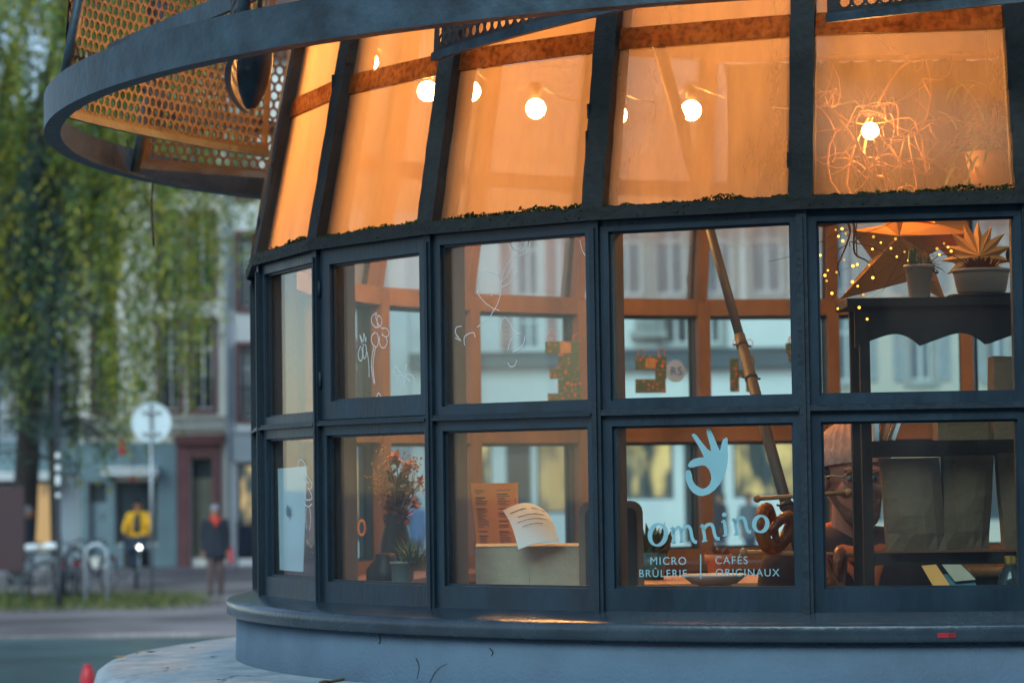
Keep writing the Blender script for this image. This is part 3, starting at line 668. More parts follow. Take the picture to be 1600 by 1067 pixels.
# red hanging banners / shop lamps on the fronts
def banner(px,py,lab,w=.17,h=.42):
    c=at(px,py,FY-.55); b=MB(); b.smooth=True; b.lathe([(.02,-h/2-.03),(w*.35,-h/2),(w*.5,-h*.25),(w*.5,h*.25),(w*.35,h/2),(.02,h/2+.03)],c,10)
    t=thing('hanging_lantern',lab,'lantern',c,'red lanterns on the shopfronts')
    b.build('paper_body',M['red'],t)
    b=MB(); b.bar((c.x,c.y,c.z+h/2+.03),(c.x,FY-.01,c.z+h/2+.10),.02,.02); b.build('bracket_arm',M['ironm'],t)
banner(43,703,'red lantern hanging left of the tall thin pole'); banner(191,697,'red lantern hanging above the teal shop window'); banner(207,744,'small red lantern just under the white awning',.1,.2)
# ================================================================== street things
def pole_z(px,py): return at(px,py,1)
def gY(px,py):           # distance at which a photo point meets the ground
    v=ray(px,py); return -CAM_Z/v.z
# round road sign seen from behind
Y=gY(238,936); c=at(236,660,Y); x=c.x
t=thing('road_sign','round pale road sign seen from behind on a thin pole','sign',(x,Y,0))
b=MB(); b.smooth=True; b.tube([(x,Y,0),(x,Y,c.z+.32)],.03,12); b.build('pole',M['metal'],t)
M['signback']=mat('sign_back_aluminium',(.52,.60,.63),.6,0,.06,4)
b=MB(); b.lathe([(0,0),(.36,0),(.365,.008),(.365,.03),(.34,.03),(.34,.012),(0,.012)],(x,Y+.05,c.z),40,M=Matrix.Rotation(-PI/2,3,'X')@Matrix.Scale(-1,3,Vector((0,0,1)))); b.build('disc',M['signback'],t)
for dz in (-.2,.2):
    b=MB(); b.box(x-.17,x+.17,Y-.036,Y+.03,c.z+dz-.018,c.z+dz+.018); b.build('clamp',M['metal'],t)
# thin dark pole with stickers
Y=gY(92,950); x=at(92,950,Y).x
t=thing('sign_pole','tall thin dark pole with pale stickers near the bicycles','pole',(x,Y,0))
b=MB(); b.smooth=True; b.tube([(x,Y,0),(x,Y,.6),(x,Y,.62),(x,Y,4.1)],[.06,.06,.042,.038],12); b.build('shaft',M['ironm'],t)
b=MB(); b.smooth=True; b.lathe([(.044,0),(.046,.03),(.03,.06),(0,.07)],(x,Y,4.095),14); b.build('pole_cap',M['ironm'],t)
for py,hh in ((735,.10),(757,.16),(776,.06),(715,.08)):
    z=at(92,py,Y).z; b=MB(); b.lathe([(.0475,0),(.0475,hh)],(x,Y,z),12,a0=-2.6,a1=-.5); b.build('sticker',M['paper'],t)
# maroon board at the left edge
Y=47.; p0=at(-35,892,Y); p1=at(38,760,Y)
t=thing('notice_board','plain maroon board standing at the left edge','board',((p0.x+p1.x)/2,Y,0))
M['maroon']=mat('maroon_board',(.035,.009,.015),.6,0,.15,2)
b=MB(); b.box(p0.x,p1.x,Y-.05,Y+.05,p0.z,p1.z); b.build('panel',M['maroon'],t)
for xx in (p0.x+.05,p1.x-.09):
    b=MB(); b.box(xx,xx+.06,Y+.052,Y+.11,0,p1.z-.1); b.build('leg',M['ironm'],t)
# grass strip
Mg=[mat('grass_a',(.055,.085,.022),.9,0,.3,5),mat('grass_b',(.17,.155,.05),.9,0,.3,5)]
b=MB()
for i in range(9000):
    px=rng.uniform(-80,345); y0=rng.normal(48.3,1.5)
    if y0<44.6 or y0>52.5: continue
    x=(px-800)/F_PX*y0; dens=min(1,max(.05,(335-px)/120))
    if rng.random()>dens: continue
    h=rng.uniform(.04,.15)*(1.6 if px<40 else 1); w=.014; a=rng.uniform(0,PI); dx,dy=w*math.cos(a),w*math.sin(a)
    b.mi=int(rng.random()<.35)
    b.add([(x-dx,y0-dy,0),(x+dx,y0+dy,0),(x+rng.normal(0,.03),y0+rng.normal(0,.03),h)],[(0,1,2)])
o=stuff(b.build('grass',Mg)); o['label']='patchy green grass strip around the sign pole'; o['category']='grass'
# bicycle hoops
def hoop(px0,px1,ytop,ybot,lab,m):
    Y=gY((px0+px1)/2,ybot); a=at(px0,ybot,Y).x; c=at(px1,ybot,Y).x; zt=at((px0+px1)/2,ytop,Y).z; r=(c-a)/2
    pts=[(a,Y,0),(a,Y,zt-r)]+[(a+r-r*math.cos(t),Y+.0,zt-r+r*math.sin(t)) for t in np.linspace(0,PI,12)[1:-1]]+[(c,Y,zt-r),(c,Y,0)]
    b=MB(); b.smooth=True; b.tube(pts,.032,10)
    o=single(b,'bicycle_hoop',m,lab,'bike rack','steel hoops for locking bicycles',((a+c)/2,Y,0))
M['steelp']=mat('pale_steel_hoop',(.42,.47,.50),.35,.5,.2,4)
hoop(134,168,850,944,'pale steel bicycle hoop nearest the sign pole',M['steelp'])
hoop(101,132,858,938,'dark bicycle hoop between the thin pole and the pale hoop',M['ironm'])
# bicycles
M['tyre']=mat('tyre_rubber',(.012,.013,.015),.8,0,.2,9); M['bikeblue']=mat('dark_blue_bike_paint',(.02,.035,.07),.35,0,.1,5)
M['bikegrey']=mat('grey_bike_paint',(.16,.18,.2),.35,0,.1,5)
def bicycle(name,label,loc,yaw,paint,cover=None,steer=0,group=None,seat_h=.95):
    t=thing(name,label,'bicycle',loc,group); t.rotation_euler.z=yaw
    def bl(b,nm,m,par=None):
        o=b.build(nm,m,None,(0,0,0)); o.parent=par or t; return o
    wr=.335
    for xc in (-.52,.52):
        b=MB(); b.smooth=True; pts=[(xc+wr*math.cos(a),0,.355+wr*math.sin(a)) for a in np.linspace(0,2*PI,29)]; b.tube(pts,.02,8,False); w=bl(b,'wheel',M['tyre'])
        b=MB(); b.smooth=True; b.tube([(xc+(wr-.022)*math.cos(a),0,.355+(wr-.022)*math.sin(a)) for a in np.linspace(0,2*PI,29)],.009,6,False)
        b.tube([(xc,-.04,.355),(xc,.04,.355)],.022,8)
        for a in np.linspace(0,2*PI,15)[:-1]: b.tube([(xc,0,.355),(xc+(wr-.03)*math.cos(a),0,.355+(wr-.03)*math.sin(a))],.002,4)
        bl(b,'rim',M['metal'],w)
        b=MB(); b.smooth=True; b.tube([(xc+(wr+.035)*math.cos(a),0,.355+(wr+.035)*math.sin(a)) for a in np.linspace(.3,2.7,12)],.022,6); bl(b,'mudguard',paint)
    b=MB(); b.smooth=True; bb=(-.08,0,.30); hd=(.36,0,.82); hl=(.40,0,.66); st=(-.22,0,.80)
    for p,q,r in ((bb,hl,.02),(st,hd,.018),(bb,st,.018),(bb,(-.52,0,.355),.012),(st,(-.52,0,.355),.010),(hd,hl,.022),(hl,(.52,0,.355),.014)): b.tube([p,q],r,8)
    bl(b,'frame',paint)
    b=MB(); b.smooth=True; b.tube([st,(-.27,0,seat_h-.04)],.014,8); bl(b,'seat_post',M['metal'])
    b=MB(); b.smooth=True; b.sphere((-.32,0,seat_h),(.10,.08,.035),12,8); b.sphere((-.20,0,seat_h),(.12,.03,.028),12,8); bl(b,'saddle',M['black'])
    b=MB(); b.smooth=True; b.tube([hd,(.33,0,1.0)],.014,8); b.tube([(.33-.12,-.30,1.04),(.33-.03,-.18,1.05),(.33,0,1.0),(.33-.03,.18,1.05),(.33-.12,.30,1.04)],.013,8); bl(b,'handlebar',M['black'])
    b=MB(); b.smooth=True; b.tube([(-.08,-.09,.30),(-.08,.09,.30)],.02,8); b.tube([(-.08,-.09,.30),(.03,-.09,.18)],.012,6); b.tube([(-.08,.09,.30),(-.19,.09,.42)],.012,6); b.box(-.02,.08,-.17,-.09,.165,.19); b.box(-.24,-.14,.09,.17,.405,.43); bl(b,'crank',M['metal'])
    b=MB(); b.box(-.80,-.30,-.06,.06,.75,.765); b.bar((-.62,.06,.755),(-.54,.05,.36),.012,.012); b.bar((-.62,-.06,.755),(-.54,-.05,.36),.012,.012); bl(b,'carrier',M['metal'])
    b=MB(); b.box(-.86,-.84,-.03,.03,.62,.68); bl(b,'rear_reflector',M['red'])
    if cover:
        b=MB(); b.smooth=True; b.sphere((-.27,0,seat_h+.02),(.20,.14,.08),12,8); bl(b,'saddle_cover',cover)
    return t
for px,py,yaw,p,cv,lab in ((62,936,2.6,M['bikegrey'],M['paper'],'grey parked bicycle with a pale covered saddle by the thin pole'),(112,934,1.9,M['bikeblue'],None,'dark blue parked bicycle leaning towards the dark hoop'),(150,928,-1.9,M['bikeblue'],None,'dark parked bicycle behind the pale steel hoop'),(28,940,3.0,M['bikegrey'],M['paper'],'parked bicycle farthest left before the maroon board')):
    Y=gY(px,py); bicycle('parked_bicycle',lab,(at(px,py,Y).x,Y,0),yaw,p,cv,group='bicycles parked at the hoops')
# red bollard left of the plinth
Y=20.; c=at(137,1036,Y)
t=thing('bollard','red bollard half hidden behind the left end of the plinth','bollard',(c.x,Y,0))
b=MB(); b.smooth=True; b.lathe([(.065,0),(.06,.55),(.055,c.z-.12),(.052,c.z-.08),(.03,c.z-.015),(0,c.z)],(c.x,Y,0),16); b.build('post_body',M['red'],t)
b=MB(); b.smooth=True; b.lathe([(.075,0),(.075,.3),(.066,.32)],(c.x,Y,0),16); b.build('sleeve',M['ironm'],t)
# dark display rack before the lit shop
Y=64.; a=at(371,888,Y); c=at(397,815,Y)
t=thing('display_rack','dark clothes rack standing before the lit shop window','rack',((a.x+c.x)/2,Y,0))
for xx in (a.x,c.x):
    b=MB(); b.bar((xx,Y,0),(xx,Y,c.z),.03,.03); b.build('upright',M['ironm'],t)
b=MB(); b.bar((a.x,Y,c.z),(c.x,Y,c.z),.03,.03); b.build('rail',M['ironm'],t)
M['darkcloth']=mat('dark_blue_cloth',(.018,.028,.05),.9,0,.3,6)
for i in range(6):
    xx=a.x+.05+(c.x-a.x-.1)*(i+.5)/6; b=MB(); b.smooth=True; b.tube([(xx,Y,c.z-.03),(xx,Y,c.z-.2),(xx,Y,.45),(xx,Y,.3)],[.01,.05,.06,.05],8); b.build('garment',M['darkcloth'],t)
# ================================================================== trees
M['bark']=mat('dark_bark',(.035,.03,.028),.9,0,.35,6,.5,20)
LEAF=[mat('willow_leaf_green',(.20,.30,.07),.6,0,.25,1.5),mat('willow_leaf_yellow',(.44,.40,.05),.6,0,.25,1.5),mat('willow_leaf_dark',(.055,.12,.06),.6,0,.25,1.5),mat('willow_leaf_olive',(.27,.30,.06),.6,0,.25,1.5)]
for m in LEAF:
    nt=m.node_tree; b_=nt.nodes['Principled BSDF']; tl=nt.nodes.new('ShaderNodeBsdfTranslucent'); mx=nt.nodes.new('ShaderNodeMixShader'); mx.inputs[0].default_value=.5
    rp=[n for n in nt.nodes if n.type=='VALTORGB'][0]; nt.links.new(rp.outputs[0],tl.inputs[0]); out=[n for n in nt.nodes if n.type=='OUTPUT_MATERIAL'][0]
    nt.links.new(b_.outputs[0],mx.inputs[1]); nt.links.new(tl.outputs[0],mx.inputs[2]); nt.links.new(mx.outputs[0],out.inputs[0])
def leaf_mesh(name,pos,drc,size,mi,mats,parent,aspect=.3):
    """pos (n,3) leaf bases, drc (n,3) direction, size (n,)"""
    n=len(pos); pos=np.asarray(pos); d=np.asarray(drc); d=d/np.linalg.norm(d,axis=1,keepdims=True)
    rv=rng.normal(size=(n,3)); s=np.cross(d,rv); s/=np.linalg.norm(s,axis=1,keepdims=True)+1e-9
    L=np.asarray(size)[:,None]; w=L*aspect/2; nn=np.cross(d,s)
    V=np.stack([pos,pos+d*L*.5+s*w+nn*L*.08,pos+d*L,pos+d*L*.5-s*w+nn*L*.08],1).reshape(-1,3)-np.array(ORG[parent])
    me=bpy.data.meshes.new(name); me.vertices.add(4*n); me.vertices.foreach_set('co',V.ravel())
    me.loops.add(4*n); me.loops.foreach_set('vertex_index',np.arange(4*n)); me.polygons.add(n)
    me.polygons.foreach_set('loop_start',np.arange(n)*4); me.polygons.foreach_set('loop_total',np.full(n,4))
    for m in mats: me.materials.append(m)
    me.polygons.foreach_set('material_index',np.asarray(mi,dtype=np.int32)); me.update(); me.validate()
    o=bpy.data.objects.new(name,me); COL.objects.link(o); o.parent=parent; return o
def limb(b,p,q,r0,r1,bend=.15,n=7):
    p=Vector(p);q=Vector(q); off=Vector((rng.normal(),rng.normal(),abs(rng.normal())))*bend*(q-p).length*.4
    pts=[p.lerp(q,t)+off*math.sin(PI*t) for t in np.linspace(0,1,n)]; b.tube(pts,[r0+(r1-r0)*t for t in np.linspace(0,1,n)],8); return pts
def willow():
    Y=55.; base=Vector((at(-70,900,Y).x,Y,0))
    t=thing('willow_tree','weeping tree with drooping green and yellow leaves at the left','tree',base)
    b=MB(); b.smooth=True; tr=limb(b,base,at(-25,600,Y),.42,.30,.1)
    fork=Vector(tr[-1]); tips=[]
    for (px,py,dy) in ((120,330,-1.5),(60,150,.5),(-120,250,1),(230,60,-.5),(330,-60,1.),(140,-160,-1),(-40,-120,-1.5),(300,200,.8),(220,250,-1.8),(20,60,2)):
        q=at(px,py,Y+dy); pts=limb(b,fork,q,.17,.05,.25,9); tips+=pts[3:]
        for i in range(4):
            s=Vector(pts[4+i]); e=s+Vector((rng.normal(0,.8),rng.normal(0,.8),rng.uniform(.1,.8))); tips+=limb(b,s,e,.045,.012,.2,5)[2:]
    b.build('trunk',M['bark'],t)
    P=[];D=[];S=[];MI=[]
    def env(px):            # lowest photo row the drooping strands reach at each column
        return np.interp(px,[-150,0,60,110,150,200,240,280,310,340,365,400,430],[650,610,630,690,735,705,650,615,545,440,385,300,200])
    n=0
    while n<1380:
        px=rng.uniform(-190,405); top=rng.uniform(-330,560); yy=Y+rng.normal(0,2.2)
        bot=env(px)+rng.normal(0,35)
        if top>bot-40: continue
        if px>330 and rng.random()<.35: continue
        L=min((bot-top)/F_PX*yy, rng.uniform(1.2,4.2)); p=at(px,top,yy); n+=1
        # a ragged edge: fewer strands reach low
        dens=1.0 if top<300 else .75
        k=int(L/.05*dens); sw=rng.normal(0,.22,2); 
        low=(at(px,top,yy).z<6.2)
        base_m=rng.choice([0,1,2,3],p=[.38,.32,.10,.20] if px>90 or top<80 else [.3,.15,.42,.13])  # more dark leaves at lower left: shade of those strands put into leaf colour
        for j in range(k):
            u=j/max(1,k); q=p+Vector((sw[0]*math.sin(u*2.2)+rng.normal(0,.085),sw[1]*u+rng.normal(0,.085),-u*L))
            P.append(q); D.append((rng.normal(0,.8),rng.normal(0,.8),-1.0)); S.append(rng.uniform(.09,.20)); MI.append(base_m if rng.random()<.7 else rng.integers(0,4))
    # leaf tufts along the limbs
    for s in tips:
        for j in range(60):
            q=Vector(s)+Vector(rng.normal(0,.45,3)); P.append(q); D.append(tuple(rng.normal(0,1,3)+np.array([0,0,-.4]))); S.append(rng.uniform(.07,.12)); MI.append(rng.integers(0,4))
    leaf_mesh('crown',np.array([tuple(p) for p in P]),np.array(D),np.array(S),MI,LEAF,t,.36)
    return len(P)
print('willow leaves',willow())
def dark_tree():
    Y=50.; base=Vector((at(48,940,Y).x,Y+3,0)); Y=base.y
    t=thing('conifer_tree','dark blue-green drooping conifer behind the bicycles at the left','tree',base)
    b=MB(); b.smooth=True; top=Vector((base.x-.3,Y,9.2)); b.tube([base,base.lerp(top,.5),top],[.11,.08,.02],10)
    P=[];D=[];S=[];MI=[]
    for i in range(90):
        z=rng.uniform(2.6,9.0); a=rng.uniform(0,2*PI); R=(1.55*(1-((z-2.6)/7.2))+.45)*rng.uniform(.7,1.1)
        s=Vector((base.x-.3*z/9.2,Y,z)); e=s+Vector((R*math.cos(a),R*math.sin(a),rng.uniform(-.5,.1)))
        pts=[s.lerp(e,u)+Vector((0,0,.25*math.sin(PI*u))) for u in np.linspace(0,1,6)]; b.tube(pts,[.035,.03,.025,.02,.014,.006],5)
        for j in range(170):
            u=rng.uniform(.1,1.); q=s.lerp(e,u)+Vector((rng.normal(0,.07),rng.normal(0,.07),.25*math.sin(PI*u)-abs(rng.normal(0,.20))))
            P.append(tuple(q)); D.append((rng.normal(0,.35),rng.normal(0,.35),-1)); S.append(rng.uniform(.06,.12)); MI.append(rng.integers(0,2))
    b.build('trunk',M['bark'],t)
    leaf_mesh('crown',np.array(P),np.array(D),np.array(S),MI,[mat('conifer_needles',(.022,.045,.045),.7,0,.25,2),mat('conifer_needles_light',(.035,.065,.055),.7,0,.25,2)],t,.3)
dark_tree()
def back_tree(px,Y,zt,lab,r,n,mats,zc):
    base=Vector((at(px,900,Y).x,Y,0)); t=thing('leafy_tree',lab,'tree',base); b=MB(); b.smooth=True
    tr=limb(b,base,base+Vector((.3,0,zc*.7)),.3,.18,.05); P=[];D=[];S=[];MI=[]
    for i in range(26):
        d=Vector(rng.normal(0,1,3)); d.normalize(); q=base+Vector((d.x*r,d.y*r*.8,zc+d.z*r*1.15)); limb(b,tr[-1],q,.08,.015,.2,6)
        for j in range(n//26):
            c=q+Vector(rng.normal(0,r*.26,3)); P.append(tuple(c)); D.append(tuple(rng.normal(0,1,3))); S.append(rng.uniform(.10,.17)); MI.append(rng.integers(0,len(mats)))
    b.build('trunk',M['bark'],t); leaf_mesh('crown',np.array(P),np.array(D),np.array(S),MI,mats,t,.6)
back_tree(30,58.,14,'yellowing round tree behind the weeping tree at the upper left',3.3,13000,[LEAF[3],LEAF[1],LEAF[0]],11.6)
# ================================================================== people
M['navycoat']=mat('dark_navy_coat',(.014,.019,.030),.9,0,.3,9); M['trous']=mat('brown_trousers',(.10,.065,.060),.9,0,.2,9)
M['scarf']=mat('red_scarf',(.62,.055,.035),.9,0,.2,12); M['hairg']=mat('grey_hair',(.22,.24,.27),.8,0,.2,30); M['hairb']=mat('dark_hair',(.02,.016,.014),.7,0,.2,30)
M['yellow']=mat('yellow_jacket',(.80,.40,.02),.8,0,.15,9); M['shoe']=mat('dark_shoe',(.015,.015,.016),.6,0,.2,9)
M['bluecoat']=mat('blue_coat',(.05,.12,.26),.9,0,.2,9); M['greycoat']=mat('grey_coat',(.12,.13,.15),.9,0,.2,9); M['jeans']=mat('blue_jeans',(.03,.05,.09),.9,0,.2,9)
M['redbag']=mat('red_bag',(.40,.03,.05),.7,0,.2,9)
def skin_union(b,name,m,parent,vox,sm=6):
    o=b.build(name,m,None,(0,0,0)); o.parent=parent
    for p in o.data.polygons: p.use_smooth=True
    r=o.modifiers.new('union','REMESH'); r.mode='VOXEL'; r.voxel_size=vox; r.use_smooth_shade=True
    s=o.modifiers.new('soft','SMOOTH'); s.iterations=sm; s.factor=.5
    return o
def hand(b,w,d,s=1.,side=1):         # palm with four fingers and a thumb, hanging relaxed
    w=Vector(w); d=Vector(d).normalized(); x=Vector((1,0,0)); x=(x-d*x.dot(d)).normalized(); y=d.cross(x)
    pc=w+d*.05*s; b.rcone(w,.024*s,pc+d*.03*s,.032*s,10)
    for i,(o,L) in enumerate(((-.026,.070),(-.009,.080),(.009,.076),(.026,.060))):
        p0=pc+d*.035*s+y*o*s; p1=p0+d*L*.5*s+x*.006*s*side; p2=p1+d*L*.42*s-x*.014*s*side; b.rcone(p0,.0095*s,p1,.009*s,8); b.rcone(p1,.009*s,p2,.007*s,8)
    p0=pc-y*.026*s; p1=p0-y*.026*s+d*.03*s; p2=p1+d*.03*s-y*.004*s; b.rcone(p0,.012*s,p1,.0105*s,8); b.rcone(p1,.0105*s,p2,.009*s,8)
def head(b,c,s=1.,fine=True):        # c: centre at eye height, face towards -Y
    c=Vector(c); S=lambda x,y,z:c+Vector((x,y,z))*s
    b.sphere(S(0,.015,.030),(.076*s,.096*s,.095*s),20,14)
    b.sphere(S(0,-.018,-.045),(.058*s,.062*s,.070*s),18,12)      # face block
    b.sphere(S(0,-.050,-.100),(.030*s,.030*s,.022*s),14,10)      # chin
    for sd in (-1,1):
        b.rcone(S(sd*.056,.006,-.045),.018*s,S(sd*.018,-.052,-.100),.018*s,12)  # jaw line
        b.sphere(S(sd*.038,-.056,-.030),(.024*s,.022*s,.022*s),12,8)  # cheek
        b.sphere(S(sd*.030,-.080,.020),(.026*s,.012*s,.009*s),12,8)  # brow
        b.sphere(S(sd*.078,.012,-.008),(.011*s,.022*s,.034*s),12,8)  # ear
        b.sphere(S(sd*.011,-.097,-.042),(.010*s,.010*s,.008*s),10,8) # nostril wing
    b.rcone(S(0,-.083,.008),.008*s,S(0,-.108,-.036),.013*s,12)     # nose
    b.sphere(S(0,-.087,-.068),(.024*s,.010*s,.0055*s),12,8); b.sphere(S(0,-.084,-.078),(.020*s,.010*s,.006*s),12,8)  # lips
    b.rcone(S(0,.02,-.07),.055*s,S(0,.035,-.17),.058*s,14)          # neck
def person(label,loc,H,yaw,coat,trs,coat_len=.85,stride=.0,arms='down',hair='hairb',scarf=None,hat=None,vox=.018,bag=None,group=None,sit=False):
    t=thing('person',label,'person',loc,group); t.rotation_euler.z=yaw; s=H/1.72
    P=lambda x,y,z:(x*s,y*s,z*s)
    st=stride
    b=MB(); head(b,P(0,-.02,1.605),s*1.0); 
    sh={-1:P(-.185,0,1.40),1:P(.185,0,1.40)}
    if arms=='down': el={-1:P(-.235,.03,1.12),1:P(.24,.02,1.12)}; wr={-1:P(-.225,-.05,.88),1:P(.235,-.06,.88)}
    else: el={-1:P(-.27,-.12,1.16),1:P(.27,-.12,1.16)}; wr={-1:P(-.26,-.36,1.06),1:P(.26,-.36,1.06)}
    for sd in (-1,1):
        b.rcone(sh[sd],.045*s,el[sd],.038*s); b.rcone(el[sd],.036*s,wr[sd],.026*s)
        d=Vector(wr[sd])-Vector(el[sd]); hand(b,wr[sd],d,s,sd)
    b.rcone(P(0,0,1.38),.10*s,P(0,0,1.0),.12*s); b.rcone(P(0,0,1.0),.12*s,P(0,0,.92),.13*s)
    hip={-1:P(-.09,0,.90),1:P(.09,0,.90)}
    if sit: kn={-1:P(-.12,-.36,.78),1:P(.12,-.28,.92)}; an={-1:P(-.11,-.22,.36),1:P(.11,-.14,.56)}
    else: kn={-1:P(-.095,-.02-st,.50),1:P(.095,-.02+st*.6,.50)}; an={-1:P(-.10,.02-st*1.1,.09),1:P(.10,.03+st*1.5,.10)}
    for sd in (-1,1):
        b.rcone(hip[sd],.08*s,kn[sd],.055*s); b.rcone(kn[sd],.052*s,an[sd],.036*s)
    body=skin_union(b,'body',M['skin'],t,max(.010,vox*.7),3)
    b=MB()
    for sd in (-1,1): b.rcone(hip[sd],.098*s,kn[sd],.073*s); b.rcone(kn[sd],.072*s,Vector(an[sd])+Vector((0,0,.02)),.058*s)
    b.rcone(P(0,0,.96),.135*s,P(0,0,.92),.14*s); skin_union(b,'trousers',M[trs],t,vox)
    b=MB(); zc=coat_len
    for dx in (-.07,.07): b.rcone(P(dx,.0,1.37),.115*s,P(dx,0,1.10),.125*s); b.rcone(P(dx,0,1.10),.13*s,P(dx*1.1,0,zc),.15*s)
    b.rcone(P(-.16,0,1.41),.065*s,P(.16,0,1.41),.065*s); b.rcone(P(0,.01,1.44),.075*s,P(0,.0,1.38),.10*s); b.rcone(P(0,0,1.36),.128*s,P(0,0,zc),.150*s)
    for sd in (-1,1): b.rcone(sh[sd],.072*s,el[sd],.062*s); b.rcone(el[sd],.062*s,wr[sd],.048*s)
    skin_union(b,'coat',M[coat],t,vox)
    for sd in (-1,1):
        b=MB(); a=Vector(an[sd]); b.rcone(a+Vector((0,.02*s,-.045*s)),.042*s,a+Vector((0,-.15*s,-.055*s)),.036*s); skin_union(b,'shoe',M['shoe'],t,.014,2)
    b=MB()
    if hat: b.sphere(P(0,.0,1.66),(.092*s,.112*s,.085*s),18,12); b.sphere(P(0,-.09,1.66),(.07*s,.06*s,.012*s),14,8); skin_union(b,'cap',M[hat],t,.012,2)
    else: b.sphere(P(0,.012,1.650),(.086*s,.108*s,.092*s),18,12); b.sphere(P(0,.055,1.58),(.075*s,.055*s,.08*s),14,10); skin_union(b,'hair',M[hair],t,.012,2)
    if scarf:
        b=MB(); b.smooth=True
        b.tube([(.085*s*math.cos(a),-.01*s+.085*s*math.sin(a),1.46*s+.01*math.sin(2*a)) for a in np.linspace(0,2*PI,19)],.04*s,10,False); b.rcone(P(.02,-.115,1.45),.04*s,P(.015,-.155,1.36),.035*s); o=b.build('scarf',M[scarf],None,(0,0,0)); o.parent=t
    return t,s
# walker with red scarf
Y=gY(337,931); x=at(337,931,Y).x
person('person in a dark coat and red scarf walking past the red stone door',(x,Y,0),1.68,.12,'navycoat','trous',.80,.06,hat='hairg',scarf='scarf')
bx=at(358,880,Y)   # the red bag in the hand
t=thing('shoulder_bag','small red bag beside the walking person in the dark coat','bag',(x+.30,Y-.04,.62))
b=MB(); o_=Vector((x+.30,Y-.04,.62)); b.hexa([o_+Vector(v) for v in ((-.04,-.12,0),(.04,-.12,0),(.04,.12,0),(-.04,.12,0),(-.03,-.10,.24),(.03,-.10,.24),(.03,.10,.24),(-.03,.10,.24))]); b.build('bag_body',M['redbag'],t)
b=MB(); b.smooth=True; b.tube([o_+Vector((0,.08*math.cos(a),.24+.10*math.sin(a))) for a in np.linspace(0,PI,10)],.009,6); b.build('handle',M['redbag'],t)
# cyclist riding towards the square
Y=gY(213,919); x=at(213,919,Y).x
bicycle('loaded_bicycle','dark bicycle with panniers and a lit front lamp under the cyclist',(x,Y,0),-PI/2+.12,M['bikeblue'])
bk=bpy.data.objects['loaded_bicycle']
for sd in (-1,1):
    b=MB(); b.box(-.78,-.42,sd*.08 if sd>0 else -.26,.26 if sd>0 else -.08,.42,.76); o=b.build('pannier',M['black'],None,(0,0,0)); o.parent=bk
b=MB(); b.box(.40,.62,-.24,.24,.80,1.05); o=b.build('front_bag',M['darkcloth'],None,(0,0,0)); o.parent=bk
M['lamp']=emis('bike_lamp_glow',(.95,1,.92),6)
b=MB(); b.smooth=True; b.sphere((.67,.08,.84),(.03,.04,.04),12,8); o=b.build('front_lamp',M['lamp'],None,(0,0,0)); o.parent=bk
t,s=person('cyclist in a yellow jacket and dark helmet riding towards the square',(x+.02,Y+.16,.12),1.66,.10,'yellow','jeans',.96,arms='reach',sit=True,hat='black')
b=MB(); b.rcone((0,-.125,1.36),.05,(0,-.14,1.05),.06); b.rcone((-.05,-.12,1.30),.04,(-.06,-.135,1.05),.05); skin_union(b,'front_pack',M['black'],t,.018)
# others farther off
Y=gY(44,916); person('person with pale hair in dark clothes behind the parked bicycles',(at(44,916,Y).x,Y,0),1.66,1.9,'navycoat','jeans',.8,.05,hair='signback' if False else 'hairg')
for px,py,lab,coat,yaw in ((1172,872,'person in a dark coat seen through the lettered window','greycoat',.4),(652,874,'person in a blue coat seen behind the dried flowers','bluecoat',2.6),(1128,868,'person in a navy coat beside the hand logo outside','navycoat',-1.2),(596,880,'person in dark clothes passing behind the bouquet window','navycoat',1.5)):
    Y=62.+rng.uniform(-2,2); person(lab,(at(px,py,Y).x,Y,.012),1.68,yaw,coat,'jeans',.78,.05,vox=.025)
# ================================================================== inside the kiosk: lights
t=thing('string_lights','string of glowing globe bulbs slung inside the upper kiosk','lights',at(837,120,9.2))
GL=[(479,90,8.25),(575,97,8.4),(668,143,8.5),(735,143,8.6),(837,170,8.7),(964,180,8.75),(1080,173,8.7),(1360,205,7.02)]
pts=[]
for i,(px,py,Y) in enumerate(GL):
    c=at(px,py,Y); top=c+Vector((0,0,.085)); pts.append(top)
    b=MB(); b.smooth=True; b.sphere(c,.032 if i<7 else .022,18,12); bl=b.build('bulb',M['bulb'],t)
    b=MB(); b.smooth=True; b.lathe([(.0,.085),(.018,.085),(.02,.045),(.016,.038)],c,10); b.build('socket',M['black'],bl)
cab=[]
for i in range(len(pts)-1):
    for u in np.linspace(0,1,9)[:-1]: p=pts[i].lerp(pts[i+1],u); p.z+=.0-.05*math.sin(PI*u); cab.append(p)
cab.append(pts[-1]); b=MB(); b.smooth=True; b.tube(cab,.0022,6); b.build('cable',M['black'],t)
